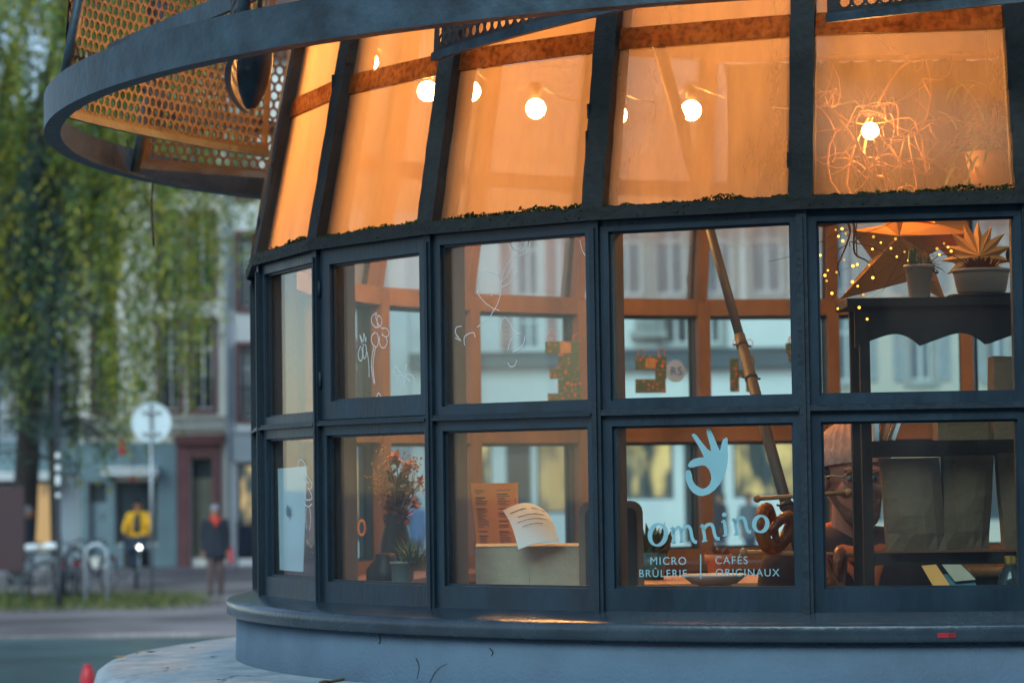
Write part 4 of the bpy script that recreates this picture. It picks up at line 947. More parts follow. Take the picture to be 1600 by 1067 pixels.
# ------------------------------------------------------------------ lettering and drawings on the panes
def text_mesh(txt,size,mirror=False,bold=0.):
    cu=bpy.data.curves.new('txt','FONT'); cu.body=txt; cu.size=size; cu.align_x='CENTER'; cu.offset=bold; cu.space_character=1.18
    ob=bpy.data.objects.new('txt',cu); COL.objects.link(ob); dg=bpy.context.evaluated_depsgraph_get(); me=bpy.data.meshes.new_from_object(ob.evaluated_get(dg)); bpy.data.objects.remove(ob)
    V=[v.co.copy() for v in me.vertices]; Fs=[tuple(p.vertices) for p in me.polygons]; bpy.data.meshes.remove(me)
    return V,Fs
def pane_text(k,txt,px0,px1,py,m,off=.0225,name='lettering',row=0,h=None,mir=False):
    """text on the outside of the pane of bay k, baseline at photo row py, between columns px0..px1"""
    V,Fs=text_mesh(txt,1.0); xs=[v.x for v in V]; w=max(xs)-min(xs); mx=(max(xs)+min(xs))/2
    s0,z0=onpane(k,px0,py,off); s1,z1=onpane(k,px1,py,off); sc=(s1-s0)/w
    b=MB(); b.add([((s0+s1)/2+(v.x-mx)*sc*(-1 if mir else 1),off,(z0+z1)/2+v.y*(h or sc)) for v in V],Fs)
    o=b.build(name,m,None,(0,0,0)); o.parent=WIN[(k,row)]; return o
def pane_shapes(k,polys,m,row,name,off=.0225,strokes=(),w=.002):
    b=MB()
    for poly in polys:
        b.add([(onpane(k,x,y,off)[0],off,onpane(k,x,y,off)[1]) for x,y in poly],[tuple(range(len(poly)))])
    for st in strokes:
        ww=w; 
        if isinstance(st,tuple): st,ww=st
        p=[onpane(k,x,y,off) for x,y in st]; n=len(p); L=[];R_=[]
        wl=ww if hasattr(ww,'__len__') else [ww]*n
        for i in range(n):
            a=Vector(p[max(0,i-1)]);c=Vector(p[min(n-1,i+1)]); d=(c-a); d=d.normalized() if d.length>1e-9 else Vector((1,0)); nn=Vector((-d.y,d.x))*wl[i]/2
            q=Vector(p[i]); L.append(q+nn); R_.append(q-nn)
        b.add([(q.x,off,q.y) for q in L+R_],[(i,i+1,n+i+1,n+i) for i in range(n-1)])
    o=b.build(name,m,None,(0,0,0)); o.parent=WIN[(k,row)]; return o
def spl(P,n=8):                      # Catmull-Rom through photo points
    P=[np.array(p,float) for p in P]; out=[]
    for i in range(len(P)-1):
        a=P[max(0,i-1)];b_=P[i];c=P[i+1];d=P[min(len(P)-1,i+2)]
        for u in np.linspace(0,1,n,endpoint=False): out.append(tuple(.5*((2*b_)+(c-a)*u+(2*a-5*b_+4*c-d)*u*u+(-a+3*b_-3*c+d)*u**3)))
    out.append(tuple(P[-1])); return out
def arc(cx,cy,rx,ry,a0,a1,n=20,tilt=0):
    r=[]
    for a in np.linspace(rad(a0),rad(a1),n):
        x,y=rx*math.cos(a),-ry*math.sin(a); c_,s_=math.cos(rad(tilt)),math.sin(rad(tilt)); r.append((cx+x*c_-y*s_,cy+x*s_+y*c_))
    return r
VN=M['vinyl']
# hand emblem: palm and three raised fingers, thumb and index closing a ring
Z=lambda pts:[(930+x/3.333,640+y/3.333) for x,y in pts]
palm=Z([(482,290),(492,272),(512,256),(540,249),(566,247),(556,225),(535,185),(512,148),(502,132),(512,122),(528,132),(556,170),(585,205),(603,215),(600,190),(588,150),(579,112),(582,98),(590,92),(602,104),(618,140),(634,180),(650,215),(656,195),(660,168),(668,152),(684,143),(690,152),(690,200),(692,250),(686,300),(672,345),(650,385),(622,418),(590,440),(560,449),(535,446),(510,432),(490,408),(477,380),(469,345),(472,320),(484,313),(496,318),(504,340),(505,358),(512,375),(524,392),(545,406),(562,411),(580,404),(596,388),(604,362),(602,335),(592,310),(575,292),(556,289),(535,293),(510,300),(490,300)])
pane_shapes(2,[palm],VN,0,'hand_emblem')
# lettering "Omnino"
q=lambda pts:Z(pts)
def stem(x,y0,y1,lean=0): return [(x+lean,y0),(x,y1)]
S_=[]
th=.0105; tn=.0045
def O(cx,cy,rx,ry,tilt=0,w=th):
    a=arc(cx,cy,rx,ry,0,360,30,tilt); ws=[tn+ (w-tn)*abs(math.cos(t))**1 for t in np.linspace(0,2*PI,30)]; S_.append((Z(a),ws))
O(327,650,41,56,12,.0125)
def st(pts,w): S_.append((Z(spl(pts,6)),w))
st([(398,616),(404,618),(406,640),(410,676),(406,694)],.0085)               # m
st([(404,645),(418,622),(436,612),(446,630),(450,668),(448,688)],.0085)
st([(448,640),(462,616),(482,606),(496,622),(504,662),(514,684),(530,690)],.0085)
st([(392,696),(420,692)],.004); st([(438,690),(462,686)],.004); st([(388,619),(402,616)],.004)
st([(552,604),(560,606),(564,630),(570,664),(568,682)],.0085)               # n
st([(562,628),(580,602),(602,596),(614,612),(622,648),(632,668),(648,672)],.0085)
st([(556,686),(584,680)],.004); st([(546,608),(560,603)],.004)
st([(664,580),(672,584),(678,620),(680,650)],.0085); st([(664,656),(696,650)],.004); st([(656,584),(672,580)],.004)     # i
st([(716,570),(724,574),(730,600),(736,632),(736,650)],.0085)               # n
st([(728,592),(746,566),(768,562),(780,578),(788,612),(796,632),(812,636)],.0085)
st([(722,652),(750,648)],.004); st([(710,574),(724,570)],.004)
O(862,594,34,42,10,.0115)
pane_shapes(2,[Z(arc(672,546,12,12,0,345,14))],VN,0,'lettering',strokes=S_)
for txt,x0,x1,y in (('MICRO',288,474,806),('BRÛLERIE',230,478,870),('CAFÉS',626,794,802),('ORIGINAUX',628,960,866)):
    pane_text(2,txt,930+x0/3.333,930+x1/3.333,640+y/3.333,VN,row=0)
pane_shapes(2,[],VN,0,'lettering_bar',strokes=[(Z([(549,752),(549,878)]),.0032)])
# chalk-pen drawings
CH=M['chalk']
H6=lambda pts:[(380+x/3.334,360+y/3.334) for x,y in pts]
cb=0
fl_=[]
for pts in ([(712,500),(690,505),(672,485),(668,460),(680,438),(695,432),(690,450),(700,480),(712,500)],[(700,500),(698,470),(702,445),(715,450),(722,475),(715,505)],[(720,510),(745,510),(758,530),(752,552),(735,552),(722,535)],[(690,530),(672,545),(668,575),(680,600),(696,606),(704,580),(702,550),(695,533)],[(712,550),(710,585),(722,610),(740,608),(750,580),(742,555),(722,545)],[(682,602),(672,650),(668,700),(674,760),(682,798)],[(690,604),(682,650),(676,705),(680,750),(686,796)],
   [(612,600),(600,640),(604,672),(616,678),(622,650),(618,610)],[(625,590),(624,640),(630,668),(640,650),(642,610),(632,592)],[(612,560),(618,590),(608,545),(625,580),(628,535),(638,580),(640,555)],[(640,615),(650,660),(655,710),(656,765)],
   [(800,775),(815,755),(832,760),(842,790),(845,755),(868,748),(888,765),(890,785)],[(838,745),(845,720),(852,695)],[(785,752),(790,705),(815,735),(835,752)],[(820,790),(830,770),(840,795),(855,770),(870,790)],[(692,878),(705,846),(720,878),(692,878)]):
    fl_.append((H6(spl(pts,6)),.0030))
o=pane_shapes(0,[],CH,1,'chalk_flowers',strokes=fl_,w=.0022); stuff(o); o['label']='white line drawing of flowers on the pane'
H7=lambda pts:[(660+x/3.333,340+y/3.333) for x,y in pts]
hs=[]
for pts in ([(290,322),(305,295),(345,283),(385,300),(408,345),(408,385),(395,440),(376,478)],[(376,478),(330,445),(298,410),(285,385),(292,375)],[(285,570),(320,548),(350,520),(376,478),(400,485)],[(408,345),(425,280),(450,230),(490,205),(525,190),(548,150),(556,110)],[(415,362),(445,345),(475,310),(485,282)],[(412,335),(440,305),(465,260)],[(205,565),(178,572),(172,600),(190,625),(175,612),(200,640),(170,625)],[(220,665),(218,625),(240,605),(268,600),(275,625)],[(458,105),(462,145),(485,172),(515,174),(545,150)],[(445,690),(455,650),(480,610),(510,600)],[(470,700),(505,680),(528,650),(532,620)],[(445,755),(458,775),(480,770),(492,742)],[(405,580),(412,540),(430,520),(455,545),(468,575),(485,590)],[(335,395),(350,390),(362,410)],[(820,115),(832,170),(850,200)]):
    hs.append((H7(spl(pts,6)),.0022))
o=pane_shapes(1,[],CH,1,'chalk_heart',strokes=hs,w=.0016); stuff(o); o['label']='thin white line drawing of a heart and arrow'
# white poster and chalk figure on the leftmost pane
b=MB(); z=.0302
pl=[onpane(-1,x,y,z) for x,y in ((434,732),(479,728),(473,893),(437,890))]
b.add([(s_,z,zz) for s_,zz in pl]+[(s_,z+.002,zz) for s_,zz in pl],[(0,1,2,3),(7,6,5,4),(0,4,5,1),(1,5,6,2),(2,6,7,3),(3,7,4,0)])
M['poster']=mat('pale_blue_poster',(.62,.72,.76),.8,0,.06,5)
o=b.build('poster',M['poster'],None,(0,0,0)); o.parent=WIN[(-1,0)]; o['label']='pale paper poster fixed inside the pane'
G2=lambda pts:[(390+x/3.335,640+y/3.335) for x,y in pts]
pane_shapes(-1,[G2([(190,520),(197,492),(206,515),(208,545),(200,562),(192,545)])],mat('grey_ink',(.12,.18,.22),.8),0,'poster_drawing')
cf=[]
for pts in ([(250,300),(258,265),(275,262),(290,290),(300,340),(325,390),(310,420)],[(292,410),(288,450),(300,470),(325,460),(312,420),(302,405)],[(285,490),(305,505),(325,490)],[(298,510),(292,560),(298,620)],[(312,510),(318,560),(312,630)],[(270,340),(290,370),(310,380)]): cf.append((G2(spl(pts,6)),.003))
pane_shapes(-1,[],CH,0,'chalk_figure',strokes=cf)
# mirrored lettering and round sticker on the panes of the far side
def far_pane(px,py):                # which far bay the line of sight leaves through
    c=Vector((0,0,CAM_Z)); d=ray(px,py); best=None
    for k in range(NB):
        v0,e,n=bayframe(k)
        if d.dot(n)>=0: continue      # leaving: inward normal against the ray
        t_=(v0+n*.024-c).dot(n)/d.dot(n); P=c+d*t_; s=(P-v0).dot(e)
        if 0<=s<=SIDE: best=(k,s,P)
    return best
M['orlet']=mat('orange_vinyl',(.75,.36,.14),.6)
fp=far_pane(1054,580)
if fp:
    k,s,P=fp; b=MB(); 
    b.lathe([(0,0),(.043,0),(.043,.002),(0,.002)],(s,.034,P.z),28,M=Matrix.Rotation(PI/2,3,'X')); kk=k if k<=12 else k-24
    M['stickw']=glass('white_sticker_film',1.,hcol=(.8,.9,.95),trans=.75,base=.9)
    o=b.build('round_sticker',M['stickw'],None,(0,0,0)); o.parent=WIN[(kk,1)]
    V,Fs=text_mesh('RS',.045); b=MB(); b.add([(s-v.x,.0395,P.z-.015+v.y) for v in V],Fs); o=b.build('sticker_print',mat('blue_print',(.04,.12,.30),.6),None,(0,0,0)); o.parent=WIN[(kk,1)]
for txt,px,py,sz in (('O',562,828,.085),('r',548,828,.075),('f',534,828,.075)):
    fp=far_pane(px,py)
    if fp:
        k,s,P=fp; V,Fs=text_mesh(txt,sz); b=MB(); kk=k if k<=12 else k-24
        b.add([(s-v.x,.032,P.z-.02+v.y) for v in V],Fs); o=b.build('lettering',M['orlet'],None,(0,0,0)); o.parent=WIN[(kk,0)]
# ------------------------------------------------------------------ long pole leaning behind the windows
Pp=[at(1036,95,7.9),at(1075,240,7.7),at(1108,365,7.52),at(1160,560,7.25),at(1200,700,7.12),at(1246,850,7.0)]
t=thing('telescopic_pole','long grey telescopic pole leaning inside behind the lettered window','pole',Pp[-1])
b=MB(); b.smooth=True; p0=Pp[0]; p1=Pp[-1]; d=(p1-p0); ex=p1+d*.08
b.tube([p0-d*.05,p0+d*.33],.0185,12); M['polem']=mat('worn_grey_pole',(.060,.046,.040),.65,0,.3,14,.05,60)
b.build('upper_tube',M['polem'],t)
b=MB(); b.smooth=True; b.tube([p0+d*.33,p0+d*.60],.0128,12); b.build('middle_tube',M['polem'],t)
b=MB(); b.smooth=True; b.tube([p0+d*.60,ex],.0152,12); b.build('lower_tube',M['polem'],t)
for u,r in ((.13,.022),(.36,.020),(.62,.018),(.685,.019),(.93,.021)):
    b=MB(); b.smooth=True; c=p0+d*u; dn=d.normalized(); b.tube([c-dn*.005,c+dn*.005],r*.95,12); b.tube([c+Vector((-r-.006,0,.003)),c+Vector((r+.006,0,-.003))],.003,6); b.build('clamp',M['black'],t)
# ------------------------------------------------------------------ patchwork letters hanging on the far side
PW=mat('patchwork_cloth',(.016,.055,.060),.9,0,.3,90,col2=(.36,.05,.035),thr=(.37,.40),detail=2); PW2=mat('patchwork_cloth_light',(.18,.11,.06),.9,0,.35,60)
def patch_letter(lab,rects,Y,light=()):
    x0=min(r[0] for r in rects);y1=max(r[3] for r in rects); c=at(x0,y1,Y); t=thing('cloth_letter',lab,'letter',c,'patchwork letters hanging in the kiosk')
    b=MB()
    for (xa,xb,ya,yb) in rects:
        A=at(xa,yb,Y);B=at(xb,ya,Y); b.box(A.x,B.x,Y-.008,Y+.008,A.z,B.z)
    b.build('letter_body',PW,t)
    for (xa,xb,ya,yb) in light:
        A=at(xa,yb,Y);B=at(xb,ya,Y); b=MB(); b.box(A.x,B.x,Y-.0105,Y-.0085,A.z,B.z); b.build('cloth_patch',PW2,t)
    top=min(r[2] for r in rects); xs=(min(r[0] for r in rects)+9,max(r[1] for r in rects)-7)
    for px in xs:
        b=MB(); b.smooth=True; A=at(px,top,Y); b.tube([A+Vector((.012*math.cos(a),0,.010+.014*math.sin(a))) for a in np.linspace(-1.2,PI+1.2,12)],.0015,5); b.build('loop',M['twig'],t)
    return t
patch_letter('patchwork cloth letter E seen reversed between the far posts',[(852,904,533,553),(872,904,553,575),(859,906,575,592),(872,908,592,614),(856,907,614,627)],9.35,[(875,892,535,552)])
patch_letter('small patchwork cloth letter C seen reversed beside the round sticker',[(993,1041,556,578),(1024,1041,578,592),(993,1040,592,614)],9.45,[(1009,1024,560,576)])
patch_letter('patchwork cloth letter A half hidden behind the leaning pole',[(1141,1154,560,612),(1154,1166,541,556),(1166,1178,556,612),(1154,1166,578,590)],9.4)
patch_letter('orange patchwork cloth scrap at the right edge of the pole window',[(1228,1246,536,552),(1232,1244,552,566)],9.3)
# ------------------------------------------------------------------ Z..A / A..B lower windows: plants and bouquet
def pot(name,lab,c,prof,m,cat='pot',extra=None,group=None):
    t=thing(name,lab,cat,c,group); b=MB(); b.smooth=True; b.lathe(prof,c,28); fixn(b.build('vessel',m,t)); 
    return t
def frond(b,p,d,L,w,droop=.5,n=6,curl=0):
    p=Vector(p);d=Vector(d).normalized(); s=d.cross(Vector((0,0,1)))
    if s.length<.05: s=Vector((rng.normal(),rng.normal(),0))
    s.normalize(); L_=[];R_=[]; q=p.copy()
    for i in range(n+1):
        u=i/n; ww=w*math.sin(PI*min(1,.12+u*.88))*.5; L_.append(q+s*ww); R_.append(q-s*ww); q=q+d*L/n; d=(d+Vector((0,0,-droop/n))).normalized()
    b.add(L_+R_,[(i,i+1,n+2+i,n+1+i) for i in range(n)])
def grassy(par,c,n,L,w,m,spread=.8,droop=.9,name='leaves'):
    b=MB()
    for i in range(n):
        a=rng.uniform(0,2*PI); e=rng.uniform(.2,1)*spread; frond(b,Vector(c)+Vector((rng.normal(0,.015),rng.normal(0,.015),0)),(math.cos(a)*e,math.sin(a)*e,1),L*rng.uniform(.6,1.1),w,droop*rng.uniform(.4,1.3))
    return stuff(b.build(name,m,par))
CT=1.776   # counter height
def tocounter(px,Y): p=at(px,800,Y); return Vector((p.x,Y,CT))
c=tocounter(628,7.62); t=pot('plant_pot','teal bucket with long grassy leaves behind the second window',c,[(.0,.0),(.026,.0),(.029,.008),(.034,.088),(.037,.089),(.036,.095),(.030,.092),(.028,.075),(0,.075)],M['teal'])
grassy(t,c+Vector((.03,0,.07)),120,.11,.004,M['plant'],1.0,.8)
c=tocounter(601,7.75); t=pot('jar','round dark jar at the left foot of the bouquet',c,[(0,0),(.04,0),(.055,.03),(.055,.07),(.03,.10),(.03,.115),(0,.115)],M['black'],'jar')
c=tocounter(618,7.9); t=pot('vase','dark vase holding a bouquet of dried flowers',c,[(0,0),(.04,0),(.05,.05),(.045,.14),(.03,.20),(.034,.225),(.028,.225),(.025,.2),(0,.2)],M['black'],'vase')
DF=[mat('dried_orange_petal',(.50,.15,.05),.9,0,.3,30),mat('dried_cream_grass',(.50,.30,.15),.9,0,.3,30),mat('dried_brown_leaf',(.18,.08,.04),.9,0,.3,30),mat('dried_pink_petal',(.42,.10,.12),.9,0,.3,30)]
def dried(t,px,py,Y,r,m):
    b=MB(); c=at(px,py,Y); v=ORG[t]+Vector((0,0,.2))
    b.smooth=True; b.tube([v,v.lerp(c,.5)+Vector((.01,0,.01)),c],.002,5); st_=b.build('stem',DF[2],t)
    b=MB()
    for i in range(26):
        d=Vector(rng.normal(0,1,3)); d.normalize(); frond(b,c,d,r*rng.uniform(.8,1.1),r*.55,.2,3)
    b.build('flower_head',m,st_)
bq=t
for px,py,r,m in ((619,717,.034,0),(633,735,.028,0),(640,728,.022,0),(657,750,.020,0),(648,786,.022,0),(612,742,.03,2),(622,760,.05,2),(630,775,.04,2),(607,790,.03,0),(622,800,.05,2),(632,806,.035,0),(603,810,.016,3),(618,785,.05,2),(640,762,.03,2)): dried(t,px,py,7.9,r,DF[m])
b=MB(); b.smooth=False; v=ORG[t]+Vector((0,0,.2))
for i in range(80):
    px=rng.normal(597,6) if rng.random()<.65 else rng.normal(643,9); e=at(px,rng.uniform(702,790),7.9+rng.normal(0,.03)); mid=v.lerp(e,.6)+Vector((rng.normal(0,.012),0,0))
    b.tube([v,mid,e],[.0008,.0008,.0006],3,False); b.sphere(e,.0045,5,4)
    if i%3==0:
        for j in range(5): b.sphere(e+Vector(rng.normal(0,.012,3)),.003,4,3)
stuff(b.build('dried_sprays',DF[1],t)); 
# small plant behind the poster
c=tocounter(490,8.0); t=pot('plant_pot','small dark pot with trailing leaves behind the leftmost poster',c,[(0,0),(.05,0),(.06,.09),(.055,.09),(0,.08)],M['black']); grassy(t,c+Vector((0,0,.08)),60,.10,.016,M['plant'],1.1,1.2)
# ------------------------------------------------------------------ B..C lower window: boxes, menu, paper
for px0,px1,lab,Y in ((744,826,'left of two pale cardboard boxes behind the orange menu window',7.28),(828,908,'right of two pale cardboard boxes behind the orange menu window',7.28)):
    A=at(px0,930,Y);B=at(px1,854,Y); t=thing('cardboard_box',lab,'box',((A.x+B.x)/2,Y+.12,CT),'pale cardboard boxes on the counter')
    b=MB(); b.hexa([(A.x,Y,CT),(B.x,Y,CT),(B.x,Y+.22,CT),(A.x,Y+.22,CT),(A.x-.001,Y-.004,B.z),(B.x+.001,Y-.004,B.z),(B.x,Y+.22,B.z),(A.x,Y+.22,B.z)]); b.build('carton',M['kraftl'],t)
    b=MB(); b.hexa([(A.x,Y-.006,B.z+.001),(B.x,Y-.006,B.z+.001),(B.x,Y+.10,B.z+.004),(A.x,Y+.10,B.z+.004),(A.x,Y-.006,B.z+.003),(B.x,Y-.006,B.z+.003),(B.x,Y+.10,B.z+.008),(A.x,Y+.10,B.z+.008)]); b.build('flap',M['kraftl'],t)
def curved_sheet(name,lab,cat,corners,bulge,m,th=.0012,nx=10,ny=8,marks=None,mm=None):
    """sheet from four 3D corners (bl,br,tr,tl) with a bulge vector along u"""
    bl,br,tr,tl=[Vector(c) for c in corners]; bulge=Vector(bulge)
    f=lambda u,v:(bl.lerp(br,u)).lerp(tl.lerp(tr,u),v)+bulge*math.sin(PI*u)*(.4+.6*v)+bulge*.5*math.sin(PI*v)
    nrm=(br-bl).cross(tl-bl).normalized()
    if nrm.y>0: nrm=-nrm
    t=thing(name,lab,cat,bl); b=MB(); b.smooth=True; V=[];Fc=[]
    for s in (0,1):
        for j in range(ny+1):
            for i in range(nx+1): V.append(f(i/nx,j/ny)-nrm*th*s)
    o=(nx+1)*(ny+1)
    for j in range(ny):
        for i in range(nx):
            a=j*(nx+1)+i; Fc.append((a,a+1,a+nx+2,a+nx+1)); Fc.append((o+a,o+a+nx+1,o+a+nx+2,o+a+1))
    b.add(V,Fc); sh=b.build('sheet',m,t)
    if marks:
        b=MB()
        for (u0,u1,v0,v1) in marks:
            for i in range(3):
                ua=u0+(u1-u0)*i/3;ub=u0+(u1-u0)*(i+1)/3
                b.quad(*[f(u,v)+nrm*.0012 for u,v in ((ua,v0),(ub,v0),(ub,v1),(ua,v1))])
        b.build('print',mm or M['ink'],sh)
    return t
rr=random.Random(3); mk=[]
for col,(ua,ub) in enumerate(((.08,.36),(.55,.85))):
    v=.90
    while v>.08:
        if rr.random()<.22: v-=.035; mk.append((ua,ua+(ub-ua)*.75,v-.014,v)); v-=.03
        else: mk.append((ua,ua+(ub-ua)*rr.uniform(.4,.95),v-.007,v)); v-=.024
        if col==1 and rr.random()<.4: mk.append((.92,.95,v+.016,v+.024))
curved_sheet('menu_sheet','orange paper menu standing behind the cardboard boxes','menu',[at(746,862,7.56),at(812,862,7.56),at(809,754,7.60),at(735,755,7.60)],(0,-.012,0),M['orangep'],marks=mk)
mk=[(.08,.92,.80,.825),(.18,.80,.62,.635),(.12,.85,.50,.512),(.2,.7,.38,.39)]
curved_sheet('curled_paper','curled white paper sheet lying on the cardboard boxes','paper',[at(810,858,7.20),at(874,846,7.24),at(850,796,7.42),at(786,797,7.36)],(.006,-.01,.02),M['poster'],marks=mk)
# ------------------------------------------------------------------ C..D lower window: chalkboard, table, pots, pretzel stand
Y=7.12; A=at(906,935,Y);B=at(1012,782,Y)
t=thing('chalkboard','black chalkboard with a wooden frame leaning behind the lettered window','chalkboard',((A.x+B.x)/2,Y,CT))
def rrect(x0,x1,z0,z1,r,n=5):
    return [(x0,z0),(x1,z0)]+[(x1-r+r*math.cos(a),z1-r+r*math.sin(a)) for a in np.linspace(0,PI/2,n)]+[(x0+r+r*math.cos(a),z1-r+r*math.sin(a)) for a in np.linspace(PI/2,PI,n)]
fn=lambda u,v,tt:(u,Y+tt+(v-CT)*.12,v)
b=MB(); b.prism(rrect(A.x,B.x-.012,CT,B.z,.03),fn,0,.02); b.build('board_frame',M['brown'],t)
b=MB(); b.prism(rrect(A.x+.017,B.x-.03,CT+.02,B.z-.018,.02),fn,-.003,-.001); b.build('slate',M['black'],t)
Yt=7.55
t=thing('table','small wooden table behind the lettered window','table',(at(1090,900,Yt).x,Yt+.3,.5))
xa,xb=at(1000,880,Yt).x,at(1215,880,Yt).x
for i in range(4):
    b=MB(); y0=Yt+.16*i; b.box(xa,xb,y0+.002,y0+.158,1.775,1.80); b.build('tabletop_plank',M['wood'],t)
for x_ in (xa+.04,xb-.04):
    for y_ in (Yt+.04,Yt+.6): b=MB(); b.box(x_-.02,x_+.02,y_-.02,y_+.02,.5,1.774); b.build('leg',M['wood'],t)
c=Vector((at(1132,870,Yt).x,Yt+.22,1.80)); t=pot('plant_pot','terracotta pot with a small plant below the window lettering',c,[(0,0),(.028,0),(.034,.055),(.040,.056),(.041,.075),(.036,.075),(.034,.06),(0,.06)],M['terra']); grassy(t,c+Vector((0,0,.06)),40,.045,.012,M['succ'],1.2,.6)
c=Vector((at(1028,870,Yt).x,Yt+.35,1.80)); t=pot('plant_pot','pot with a bushy green plant behind the first letter',c,[(0,0),(.035,0),(.042,.08),(.038,.08),(0,.07)],M['teal']); grassy(t,c+Vector((0,0,.07)),70,.10,.020,M['plant'],1.0,.7)
c=Vector((at(1118,910,7.2).x,7.24,1.776)); t=thing('plate','thin round plate with a pale rim below the lettering','plate',c); b=MB(); b.smooth=True; b.lathe([(0,.014),(.06,.014),(.085,.030),(.088,.031),(.085,.026),(.06,.006),(0,.006)],c+Vector((0,0,.03)),32); b.build('dish',M['paper'],t); b=MB(); b.lathe([(0,0),(.05,0),(.045,.036),(0,.036)],c,20); b.build('stand',M['wood'],t)
# pretzel stand
Yp=7.02; xm=at(1268,800,Yp).x
t=thing('pretzel_stand','wooden stand with two crossing dowels carrying pretzels','stand',(xm,Yp,CT))
b=MB(); b.smooth=True; b.tube([(xm,Yp,CT),(xm,Yp,at(1268,700,Yp).z)],.010,10); b.build('upright',M['wood'],t)
b=MB(); b.smooth=True; b.lathe([(0,0),(.07,0),(.075,.01),(.06,.018),(0,.018)],(xm,Yp,CT),24); b.build('foot',M['wood'],t)
DW=[]
for (xa_,ya_),(xb_,yb_) in (((1183,779),(1326,769)),((1162,862),(1347,867))):
    p=at(xa_,ya_,Yp-.015);q=at(xb_,yb_,Yp-.015); b=MB(); b.smooth=True; b.tube([p,q],.006,10); dw=b.build('dowel',M['wood'],t); DW.append((p,q))
    for e in (p,q): b=MB(); b.smooth=True; b.sphere(e,.0105,12,8); b.build('knob',M['wood'],dw)
def pretzel(lab,c,sx,sz,tilt,yaw):
    pts=[]; n=64
    K=[(-.05,-1.0),(.35,-.72),(.55,-.25),(.40,.15),(-.05,.45),(-.55,.75),(-.85,.55),(-.95,.05),(-.75,-.5),(-.3,-.9),(.0,-1.0),(.3,-.9),(.75,-.5),(.95,.05),(.85,.55),(.55,.75),(.05,.45),(-.40,.15),(-.55,-.25),(-.35,-.72),(.05,-1.0)]
    K=[(-.42,-.80),(-.20,-.30),(.10,.10),(.50,.45),(.88,.40),(1.0,-.05),(.80,-.55),(.40,-.92),(0,-1.0)]
    K=[(.38,.78),(.16,.36),(-.10,-.02),(-.55,-.30),(-.90,-.10),(-.95,.35),(-.70,.75),(-.35,.98),(0,1.02),(.35,.98),(.70,.75),(.95,.35),(.90,-.10),(.55,-.30),(.10,-.02),(-.16,.36),(-.38,.78)]
    P=spl(K,6); N=len(P); Rm=Matrix.Rotation(yaw,3,'Z')@Matrix.Rotation(tilt,3,'Y')
    V=[]; 
    for i,(x,y) in enumerate(P):
        u=i/(N-1); dy=.012*math.sin(u*4*PI)
        V.append(Vector(c)+Rm@Vector((x*sx,dy,-y*sz)))
    rad_=[.009+.011*math.sin(PI*min(1,max(0,i/(N-1)))) for i in range(N)]
    b=MB(); b.smooth=True; b.tube(V,rad_,10)
    return single(b,'pretzel',M['bread'],lab,'pretzel',None,Vector(c))
pretzel('glossy brown pretzel hanging from the upper dowel beside the pole',at(1213,812,Yp-.03),.052,.070,.35,.5)
pretzel('brown pretzel hanging low in front of the person in the beanie',at(1301,880,Yp-.03),.050,.068,-.3,.9)
# ------------------------------------------------------------------ D..E window: dark shelf with scalloped apron
Ys=6.74; Yb=6.96
xl=at(1347,700,Ys).x; xr=xl+.86
zt=at(1400,466,Ys).z
t=thing('shelf_unit','dark wooden shelf unit with a scalloped apron behind the right window','shelf',((xl+xr)/2,(Ys+Yb)/2,CT))
fr=MB(); fr.box(xl-.032,xr+.03,Ys-.02,Yb+.01,zt-.020,zt); fr.build('top_board',M['darkwood'],t)
def apron():
    poly=[]; z0=zt-.0205; n=80
    x0=xl-.012;x1=xr
    for i in range(n+1):
        u=i/n; x=x0+(x1-x0)*u; ph=(x-x0)/.165
        z=zt-.122+.030*abs(math.sin(PI*ph))**.8-.006*math.sin(2*PI*ph); poly.append((x,z))
    b=MB()
    for i in range(n):
        (xa,za),(xb,zb)=poly[i],poly[i+1]; b.hexa([(xa,Ys,za),(xb,Ys,zb),(xb,Ys+.014,zb),(xa,Ys+.014,za),(xa,Ys,z0),(xb,Ys,z0),(xb,Ys+.014,z0),(xa,Ys+.014,z0)])
    b.build('apron',M['darkwood'],t)
apron()
for x_,y_ in ((xl,Ys),(xr-.03,Ys),(xl,Yb-.03),(xr-.03,Yb-.03)):
    b=MB(); b.box(x_,x_+.025,y_+.001,y_+.026,CT,zt-.0205); b.build('post',M['darkwood'],t)
zm=at(1480,700,Ys).z; zl=at(1480,872,Ys).z
for z_,h_ in ((zm,.040),(zl,.030)):
    b=MB(); b.box(xl+.026,xr-.031,Ys+.002,Yb-.001,z_-h_/2,z_+h_/2); b.build('shelf_board',M['darkwood'],t)
